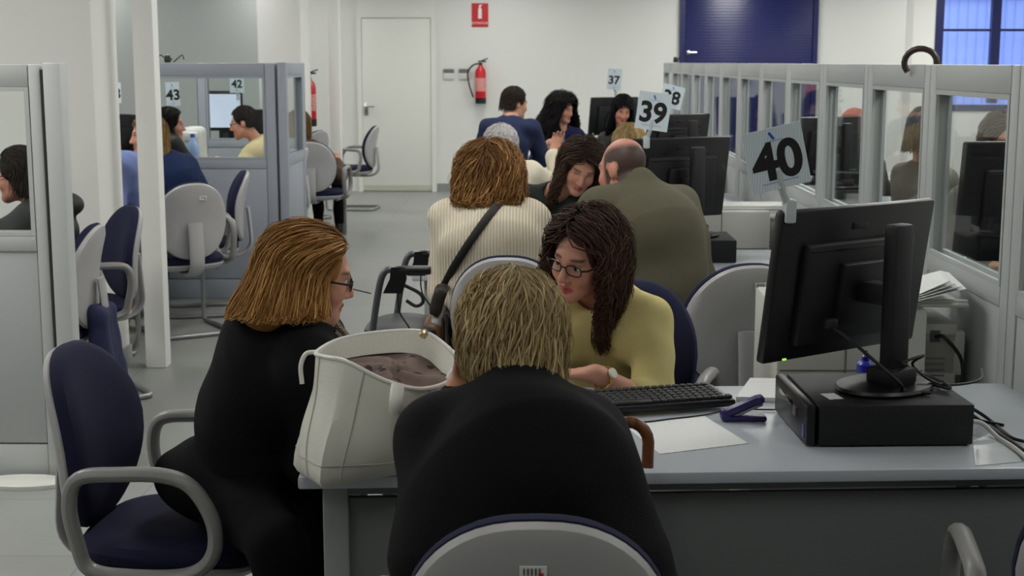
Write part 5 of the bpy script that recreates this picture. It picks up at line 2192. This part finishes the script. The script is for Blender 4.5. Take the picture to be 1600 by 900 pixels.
# ---------------------------------------------------------------- 4 the woman in cream, back turned
n4 = W(764, 322, y=5.40)
h4 = V3(W(778, 480, y=5.3).x, 5.30, HZ)
hd4 = W(766, 274, y=5.42)
p4 = person('person in a cream ribbed cardigan with auburn bob, back turned, dark bag strap across', h4, n4, hd4, (8, 10, 0), 4,
            [V3(h4.x - .10, 5.60, .64), V3(h4.x + .15, 5.60, .62)],
            tops=dict(mat=M_RIB, amp=.005, wf=28, cuff=.97, scoop=False, vox=.008), topname='cardigan', sw=.175, bulk=1.10, vox=.007, bulge=.055, depth=.72, eyes=False, sleeve=1.15,
            poles=(V3(-.12, -.4, -1), V3(.15, -.4, -1)), skin=(205, 155, 130),
            hair=dict(n=1700, len=.34, drop=.100, ec=(0, -.022, .014), er=(.116, .122, .118), vol=.14, part=.0, spread=.9, back=.4, curl=.012, curlf=2.6, jit=.3, tuck=.0, rad=.0036,
                      col=(112, 74, 38), hi=(192, 146, 90), root=(92, 60, 32), seed=31, nape=-.85, steps=14, mass=[((-.02, -.04, -.03), (.02, -.04, -.03), .092, .092), ((-.04, -.05, -.06), (.04, -.05, -.06), .060, .060)], side=-.4))
# bag
sb = empty('shoulder_bag', (h4.x - .30, 5.22, .70), 'dark shoulder bag worn across the back of the woman in the cream cardigan', 'bag')
pa = [on_surface(p4['top'], *q) for q in ((782, 318), (765, 338), (748, 360), (730, 386), (712, 416), (698, 446))]
pa = [q for q in pa if q is not None]
MB().tube(catmull(pa, 6), .016, 10, flat=((0, 1, 0), .35)).put('strap', mat('dark_strap', (42, 40, 38), .6), sb)
MB().tube(catmull([pa[-1], W(690, 452, y=5.13), W(683, 474, y=5.13), W(678, 492, y=5.14)], 5), [.016, .018, .021] + [.026] * 11 + [.022, .02], 12, flat=((0, 1, 0), .5)).put('strap_flap', mat('dark_brown_leather', (40, 32, 28), .5), sb)
q = W(680, 520, y=5.18)
MB().box(q + V3(-.01, .03, -.05), (.08, .22, .20), bev=.03, seg=3).put('bag_body', mat('brown_leather', (96, 64, 38), .5, var=.12), sb)

# ---------------------------------------------------------------- 5 the man in taupe
n5 = W(1000, 300, y=5.40)
h5 = V3(W(1050, 500, y=5.25).x, 5.27, HZ)
hd5 = W(973, 268, y=5.47)
p5 = person('person in a taupe jacket with a balding cropped head, back turned', h5, n5, hd5, (-48, 12, 4), -12,
            [V3(h5.x - .25, 5.62, .83), V3(h5.x + .12, 5.6, .62)],
            tops=dict(mat=M_OLIVE, amp=.007, wf=24, cuff=.97, vox=.008, collar=True, collar_h=.035, scoop=True), topname='jacket', fem=False, sw=.185, bulk=1.13, vox=.006, bulge=.06, depth=.72, eyes=False, sleeve=1.08,
            poles=(V3(-.5, -.2, -1), V3(.22, -.3, -1)), skin=(200, 140, 122), bald=(52, 46, 42), neckr=.066, hs=.98)
cl = MB()
nn = p5['neck']
MB().tube([nn + V3(.060 * math.cos(a * pi / 10), .062 * math.sin(a * pi / 10), .034) for a in range(20)], .010, 8, closed=True, flat=((0, 0, 1), 1.6)).put('shirt_collar', mat('pale_shirt', (206, 212, 222), .8), p5['root'], label='pale shirt collar')

# ---------------------------------------------------------------- 6 the clerk in dark green
n6 = W(870, 304, y=6.62)
hd6 = W(907, 262, y=6.50)
h6 = V3(W(890, 400, y=6.95).x, 7.0, HZ)
person('person in dark green with brown hair, bending over the second desk', h6, n6, hd6, (176, 30, -14), 188,
       [V3(h6.x + .22, 6.36, .82), V3(h6.x - .20, 6.42, .82)],
       tops=dict(mat=M_GRN, amp=.004, vox=.009), sw=.19, vox=.0055, bulk=1.08, eyes=False, shl=(V3(0, 0, -.02), V3(0, 0, .035)), skin=(190, 138, 116), poles=(V3(.6, .2, -1), V3(-.9, .2, -.6)), hs=.95,
       hair=dict(n=1100, len=.32, drop=.20, ec=(0, -.02, .030), er=(.094, .110, .104), vol=.12, part=.02, spread=.9, back=.4, curl=.009, curlf=2, jit=.2, rad=.0036, col=(52, 37, 30), hi=(96, 70, 54), seed=41, nape=-.7, steps=16,
                 mass=[((0, -.05, .0), (0, -.07, -.10), .085, .07)], side=-.2))

# ---------------------------------------------------------------- third row
n7 = W(786, 258, y=8.16)
hd7 = W(783, 231, y=8.18)
h7 = V3(n7.x, 8.12, HZ)
person('person with white hair in a cream jacket raising one hand, behind the auburn bob', h7, n7, hd7, (14, 8, 0), 8,
       [V3(h7.x - .08, 8.42, .66), W(864, 240, y=8.42)],
       tops=dict(mat=M_CREAMJ, amp=.005, vox=.011), topname='jacket', sw=.19, vox=.0085, bulk=1.08, eyes=False, poles=(V3(-.5, 0, -1), V3(.5, .1, -1)), hn=(None, V3(0, -1, 0)), hdir=(None, V3(.3, .2, 1)), sleeve=1.15,
       hair=dict(n=800, len=.13, drop=.10, er=(.092, .108, .100), vol=.12, part=.0, spread=.7, back=.6, curl=.006, curlf=2, jit=.35, rad=.0036, col=(186, 182, 182), hi=(226, 222, 222), seed=51, nape=-.6, side=-.2))
n11 = W(985, 248, y=8.16)
hd11 = W(983, 229, y=8.20)
h11 = V3(n11.x, 8.12, HZ)
person('person with short straight blond hair seen from behind, below sign 37', h11, n11, hd11, (6, 10, 0), 4,
       [V3(h11.x - .08, 8.42, .66), V3(h11.x + .08, 8.42, .66)],
       tops=dict(mat=M_BROWNT, amp=.004, vox=.011), sw=.17, vox=.0095, eyes=False,
       hair=dict(n=800, len=.2, drop=.12, er=(.094, .110, .102), vol=.09, part=.0, spread=.7, back=.4, curl=.004, curlf=1.5, jit=.14, rad=.0036, tuck=.3, col=(150, 122, 76), hi=(220, 196, 142), root=(120, 98, 62), seed=52, nape=-.7, side=-.25,
                 mass=[((0, -.05, .0), (0, -.055, -.075), .082, .065)]))
# ---------------------------------------------------------------- farthest row
n8 = W(797, 190, y=10.95)
hd8 = W(804, 163, y=11.02)
h8 = V3(W(792, 250, y=10.9).x, 10.92, HZ + .03)
p8 = person('person with short dark hair in a navy jumper over a pale shirt, far row', h8, n8, hd8, (58, 10, 0), 25,
            [V3(h8.x - .05, 11.3, .83), V3(h8.x + .25, 11.25, .83)],
            tops=dict(mat=M_NAVYJ, amp=.004, vox=.011), fem=False, sw=.205, vox=.009, bulk=1.08, bulge=.05, eyes=False, sleeve=1.15, hs=1.0, skin=(200, 148, 124), neckr=.062,
            hair=dict(n=800, len=.05, drop=.065, er=(.082, .104, .098), vol=.06, part=.0, spread=.3, back=.9, curl=.002, curlf=1.5, jit=.3, rad=.003, col=(40, 32, 26), hi=(66, 54, 44), seed=61, nape=-.6, side=.05))
nn = p8['neck']
MB().tube([nn + V3(.064 * math.cos(a * pi / 10), .062 * math.sin(a * pi / 10), .022) for a in range(20)], .013, 8, closed=True, flat=((0, 0, 1), 1.6)).put('shirt_collar', mat('blue_white_shirt', (190, 204, 232), .8), p8['root'], label='pale blue shirt collar')
n9 = W(876, 203, y=12.52)
hd9 = W(879, 172, y=12.5)
h9 = V3(n9.x - .03, 12.60, HZ + .02)
p9 = person('person with long black curly hair in a navy top, holding a phone, far row', h9, n9, hd9, (128, 10, 0), 172,
            [W(872, 226, y=12.15), W(858, 232, y=12.16)],
            tops=dict(mat=M_NAVYT, amp=.004, vox=.011), sw=.17, vox=.008, eyes=False, skin=(200, 146, 124), curl=40, poles=(V3(.6, .2, -1), V3(-.6, .2, -1)),
            hair=dict(n=1000, len=.46, drop=.36, er=(.102, .118, .106), vol=.30, tuck=-.5, part=.0, spread=.9, back=.3, curl=.020, curlf=4, jit=.25, rad=.0044, col=(14, 11, 12), hi=(36, 28, 28), seed=71, nape=-.7, steps=20, side=-.2,
                      mass=[((0, -.04, .0), (0, -.07, -.26), .10, .13)]))
ph_ = empty('phone', W(874, 219, y=12.1), 'dark phone held by the woman with black curly hair', 'phone')
MB().box(W(876, 217, y=12.1), (.07, .010, .13), R=Matrix.Rotation(R_(15), 3, 'Z') @ Matrix.Rotation(R_(-30), 3, 'X'), bev=.004).put('case', mat('phone_blue', (30, 40, 84), .3), ph_)
n10 = W(972, 210, y=12.45)
hd10 = W(972, 172, y=12.36)
h10 = V3(n10.x + .04, 12.60, HZ + .02)
p10 = person('person with straight black hair and dark jacket, looking down before the far monitor', h10, n10, hd10, (172, 26, -8), 184,
             [V3(h10.x + .2, 12.17, .84), V3(h10.x - .15, 12.17, .84)],
             tops=dict(mat=M_DKJ, amp=.004, vox=.011, vneck=True), topname='jacket', sw=.18, vox=.008, skin=(196, 138, 116), eyes=False,
             hair=dict(n=800, len=.40, drop=.30, er=(.092, .112, .106), vol=.10, part=.02, spread=.9, back=.35, curl=.004, curlf=1.5, jit=.12, rad=.0044, col=(10, 9, 12), hi=(30, 26, 30), seed=81, nape=-.7, steps=18, side=-.2,
                       mass=[((0, -.05, .0), (0, -.08, -.22), .09, .09)]))
nn = p10['neck']
MB().prism([(-.05, .03), (.05, .03), (.03, -.10), (0, -.22), (-.03, -.10)], .012, Matrix(((1, 0, 0), (0, 0, -1), (0, 1, 0))), nn + V3(0, -.125, -.01)).put('shirt_front', mat('white_shirt', (220, 222, 226), .8), p10['root'], label='white shirt front')

# ---------------------------------------------------------------- left side
h12 = V3(-2.20, 5.98, HZ)
n12 = W(66, 322, y=6.0)
hd12 = W(30, 276, y=5.98)
person('person in a dark padded jacket, in profile behind the near left partition glass', h12, n12, hd12, (-84, 6, 0), -95,
       [V3(-2.58, 5.86, .76), V3(-2.58, 6.1, .76)],
       tops=dict(mat=M_DKJ, amp=.008, wf=22, vox=.009, hood=True), topname='jacket', sw=.18, bulk=1.14, vox=.006, bulge=.05, sleeve=1.25, skin=(196, 138, 118), glasses=True, eyes=False, trou=M_JEAN,
       hair=dict(n=900, len=.17, drop=.09, er=(.086, .108, .100), vol=.05, part=.0, spread=.25, back=1.8, curl=.004, curlf=1.5, jit=.1, rad=.0036, col=(32, 27, 24), hi=(58, 50, 44), seed=91, nape=-.6, side=.22, hairline=.22,
                 mass=[((0, -.06, .0), (0, -.09, -.05), .07, .06)]))
h13 = V3(-2.16, 8.44, HZ)
n13 = W(250, 250, y=8.40)
hd13 = W(231, 214, y=8.36)
person('person with long blond hair in a blue denim jacket, half behind the slim column', h13, n13, hd13, (-112, 4, 0), -40,
       [V3(-2.45, 8.7, .80), V3(-2.2, 8.8, .80)],
       tops=dict(mat=M_BLUEJ, amp=.006, wf=26, vox=.010), topname='jacket', sw=.185, bulk=1.12, vox=.0075, bulge=.05, sleeve=1.2, skin=(206, 150, 122), eyes=False, trou=M_JEAN, shoe=M_TAN,
       hair=dict(n=900, len=.42, drop=.27, er=(.090, .110, .102), vol=.08, part=.01, spread=.9, back=.45, curl=.005, curlf=1.5, jit=.14, rad=.004, col=(130, 94, 50), hi=(206, 170, 112), root=(88, 62, 38), seed=101, nape=-.7, steps=18, side=-.2,
                 mass=[((0, -.05, .0), (0, -.08, -.16), .08, .06)]))
h14 = V3(-2.46, 7.83, HZ)
n14 = V3(-2.46, 7.85, 1.08)
person('person in a light blue shirt, mostly hidden behind the wide white column', h14, n14, V3(-2.52, 7.90, 1.27), (-20, 5, 0), -12,
       [V3(-2.7, 8.2, .8), V3(-2.42, 8.2, .72)],
       tops=dict(mat=M_LBLUE, amp=.005, vox=.011), topname='shirt', fem=False, sw=.21, bulk=1.12, vox=.0095, eyes=False, sleeve=1.2, trou=M_JEAN, shl=(V3(0, 0, 0), V3(.02, -.02, 0)),
       hair=dict(n=500, len=.07, drop=.08, er=(.082, .104, .098), vol=.06, spread=.3, back=.9, curl=.002, jit=.3, rad=.003, col=(60, 50, 42), hi=(80, 70, 60), seed=62, nape=-.6, side=.05))
h15 = V3(W(258, 200, y=10.12).x, 10.12, HZ)
person('person with long black hair under sign 43 behind the cubicle glass', h15, V3(h15.x + .02, 10.12, 1.07), W(266, 196, y=10.13), (80, 4, 0), 62,
       [V3(h15.x + .30, 10.45, .8), V3(h15.x + .38, 10.25, .8)],
       tops=dict(mat=M_DKJ, amp=.004, vox=.011), sw=.17, vox=.0095, skin=(204, 148, 128), eyes=False,
       hair=dict(n=600, len=.38, drop=.30, er=(.090, .112, .104), vol=.08, spread=.9, back=.7, curl=.003, jit=.12, rad=.0044, col=(16, 13, 14), hi=(36, 30, 30), seed=111, nape=-.7, steps=16, side=-.1,
                 mass=[((0, -.05, .0), (0, -.09, -.20), .085, .07)]))
h16 = V3(W(492, 200, y=12.7).x, 12.7, HZ)
person('person with long brown hair, back turned, behind the grey side panel and the middle column', h16, W(474, 232, y=12.76), W(468, 196, y=12.76), (20, 6, 0), 6,
       [V3(h16.x - .15, 13.05, .7), V3(h16.x + .15, 13.05, .7)],
       tops=dict(mat=M_BROWNT, amp=.004, vox=.011), sw=.17, vox=.0095, eyes=False,
       hair=dict(n=800, len=.38, drop=.28, er=(.10, .116, .106), vol=.1, spread=.9, back=.4, curl=.006, jit=.15, rad=.0044, col=(92, 66, 34), hi=(142, 108, 62), seed=121, nape=-.7, steps=16, side=-.2,
                 mass=[((0, -.05, .0), (0, -.08, -.2), .10, .10)]))
h17 = V3(W(404, 220, y=11.5).x, 11.5, HZ)
hd17 = W(381, 193, y=11.45)
person('person with short dark hair and glasses in beige, profile behind the cubicle glass', h17, W(404, 226, y=11.48), hd17, (-90, 12, 0), -90,
       [V3(h17.x - .36, 11.3, .8), V3(h17.x - .36, 11.5, .8)],
       tops=dict(mat=M_BEIGE, amp=.005, vox=.011), topname='jacket', fem=False, sw=.20, bulk=1.12, vox=.008, skin=(200, 144, 122), sleeve=1.2, bulge=.06, glasses=True, hs=1.02,
       hair=dict(n=800, len=.05, drop=.06, er=(.082, .104, .100), vol=.06, part=.0, spread=.3, back=.6, curl=.002, curlf=1.5, jit=.3, rad=.003, col=(34, 30, 28), hi=(58, 52, 48), seed=63, nape=-.4, side=.25))

# ---------------------------------------------------------------- beyond the right-hand partition
def right_person(px, py, yy, a, label, m, hc, hh, vox=.010, fem=True, **kw):
    hd = W(px, py, y=yy)
    h = V3(hd.x, yy + .05, HZ)
    nb_ = V3(hd.x, yy + .02, hd.z - .20)
    F = V3(math.sin(R_(a)), math.cos(R_(a)), 0)
    Rt = V3(F.y, -F.x, 0)
    return person(label, h, nb_, hd, (a, 12, 0), a, [h + F * .34 - Rt * .15 + V3(0, 0, .2), h + F * .34 + Rt * .15 + V3(0, 0, .2)], tops=dict(mat=m, amp=.004, vox=.012), sw=.18, vox=vox, eyes=False, fem=fem,
                  hair=dict(n=600, len=.16, drop=.12, er=(.090, .110, .102), vol=.09, spread=.6, back=.6, curl=.004, jit=.25, rad=.004, col=hc, hi=hh, nape=-.65, side=-.1, **kw))


right_person(1566, 224, 6.0, 175, 'person with brown hair, head top showing over the monitor behind the nearest glass', M_GREYJ, (92, 70, 52), (130, 104, 80))
right_person(1334, 200, 9.9, 10, 'person with orange red hair behind the partition glass right of the sign 40', M_DKJ, (190, 66, 40), (214, 96, 60))
right_person(1448, 205, 7.75, 62, 'person in a grey jacket behind the glass below the hooked cane', M_GREYJ, (88, 84, 80), (130, 126, 120), fem=False)

# ---------------------------------------------------------------- chairs
G = 'navy and grey office chairs'
chair('sled', h4.x + .06, 5.34, 3, 'navy and grey chair carrying the woman in the cream cardigan', back=.06)
chair('star', -.87, 3.37, 95, 'navy and grey swivel chair at the left, the golden haired woman on its front edge')
chair('sled', h1.x + .01, 2.35, 0, 'navy and grey chair nearest the camera, carrying the woman with short blond hair', sticker=(-.005, .148, 1.0))
chair('star', h3.x, 4.12, 196, 'navy and grey chair under the woman in yellow', back=.06)
chair('sled', W(1130, 480, y=5.0).x - .03, 5.14, -16, 'grey backed navy chair right of the woman in yellow, white sticker at its top', sticker=(.03, .155, 1.0), back=.06)
chair('star', h6.x, 7.06, 186, 'office chair of the clerk in dark green at the second desk', back=.06)
chair('sled', 1.125, 2.62, 9, 'navy and grey chair cut by the bottom right corner of the picture')
chair('sled', -2.15, h12.y, -93, 'grey backed chair behind the near left partition, carrying the woman in the padded jacket')
chair('sled', W(178, 400, y=6.78).x - .13, 6.62, -124, 'empty navy chair with grey arm standing in front of the wide white column')
chair('sled', h13.x + .03, 8.38, -32, 'grey backed chair right of the slim white column, carrying the woman in denim', sticker=(.05, .14, 1.0), back=.06)
chair('sled', W(364, 340, y=8.9).x - .21, 8.95, -104, 'empty navy chair with grey arm standing against the grey cubicle partition')
chair('sled', h14.x, 7.84, -12, 'chair of the man in the light blue shirt', back=.06)
chair('sled', W(580, 260, y=15.6).x - .20, 15.45, -84, 'empty navy and grey chair standing alone in front of the white door')
chair('sled', W(508, 300, y=14.6).x - .25, 14.5, -60, 'grey backed chair peeping out behind another by the far column')
chair('sled', h7.x, 8.14, 6, 'office chair under the white haired person', back=.06)
chair('sled', h11.x, 8.14, 4, 'office chair under the person with short straight blond hair', back=.06)
chair('sled', h8.x, 10.95, 25, 'office chair under the man in the navy jumper', back=.06)
chair('star', h9.x, 12.62, 172, 'office chair under the woman with black curly hair', back=.06)
chair('star', h10.x, 12.62, 184, 'office chair under the woman with straight black hair', back=.06)
chair('star', h15.x - .02, 10.10, 62, 'office chair under the woman with long black hair behind the cubicle glass', back=.06)
chair('sled', h16.x + .02, 12.7, 2, 'office chair under the person with long brown hair', back=.06)
chair('star', h17.x + .03, 11.52, -90, 'office chair under the man in beige', back=.06)

# navy coat hanging from the back of the padded jacket woman's chair
cp = W(138, 500, y=6.05)
P = [Cn((-1.865, 5.92, .53), (-1.860, 6.08, .53), .035, .035, .02), Cn((-1.865, 5.93, .52), (-1.845, 5.90, .12), .035, .065, .04), Cn((-1.860, 6.06, .52), (-1.825, 6.05, .10), .04, .070, .04),
     Cn((-1.865, 6.0, .5), (-1.835, 5.98, .11), .04, .06, .04)]
V, Fq = sdf(P, .008, waves(.012, 34, 4, 5, (1.5, 1.5, .2)))
tag(put('coat', V, Fq, mat('navy_coat', (34, 40, 74), .85, var=.1, bump=.2, bscale=200), sharp=0), 'navy coat hanging down behind the chair at the near left partition', 'coat')
# ---------------------------------------------------------------- light
LX = (-5.2, -2.9, -.4, 2.4, 5.0)
for j, (y, e) in enumerate(((-2.2, 0), (1.4, 9), (4.6, 24), (7.6, 28), (10.6, 28), (13.4, 26), (16.2, 22))):
    for i, x in enumerate(LX):
        if e:
            ceiling_light(x, y, e * (1.9 if (x < -2 and y < 5.5) else 1.6 if x > 2 else 1), 'flat ceiling light panel out of frame above the hall')
w = bpy.data.worlds.new('sky')
SC.world = w
w.use_nodes = True
nt = w.node_tree
bg = nt.nodes['Background']
sky = nt.nodes.new('ShaderNodeTexSky')
sky.sky_type = 'NISHITA'
sky.sun_disc = False
sky.sun_elevation = R_(25)
nt.links.new(sky.outputs[0], bg.inputs['Color'])
bg.inputs['Strength'].default_value = 1.3
SC.view_settings.view_transform = 'Standard'
SC.view_settings.look = 'None'
SC.view_settings.gamma = 1
SC.view_settings.exposure = -.38
SC.view_settings.use_curve_mapping = False
SC.cycles.use_denoising = True
SC.cycles.max_bounces = 8
SC.cycles.transparent_max_bounces = 24
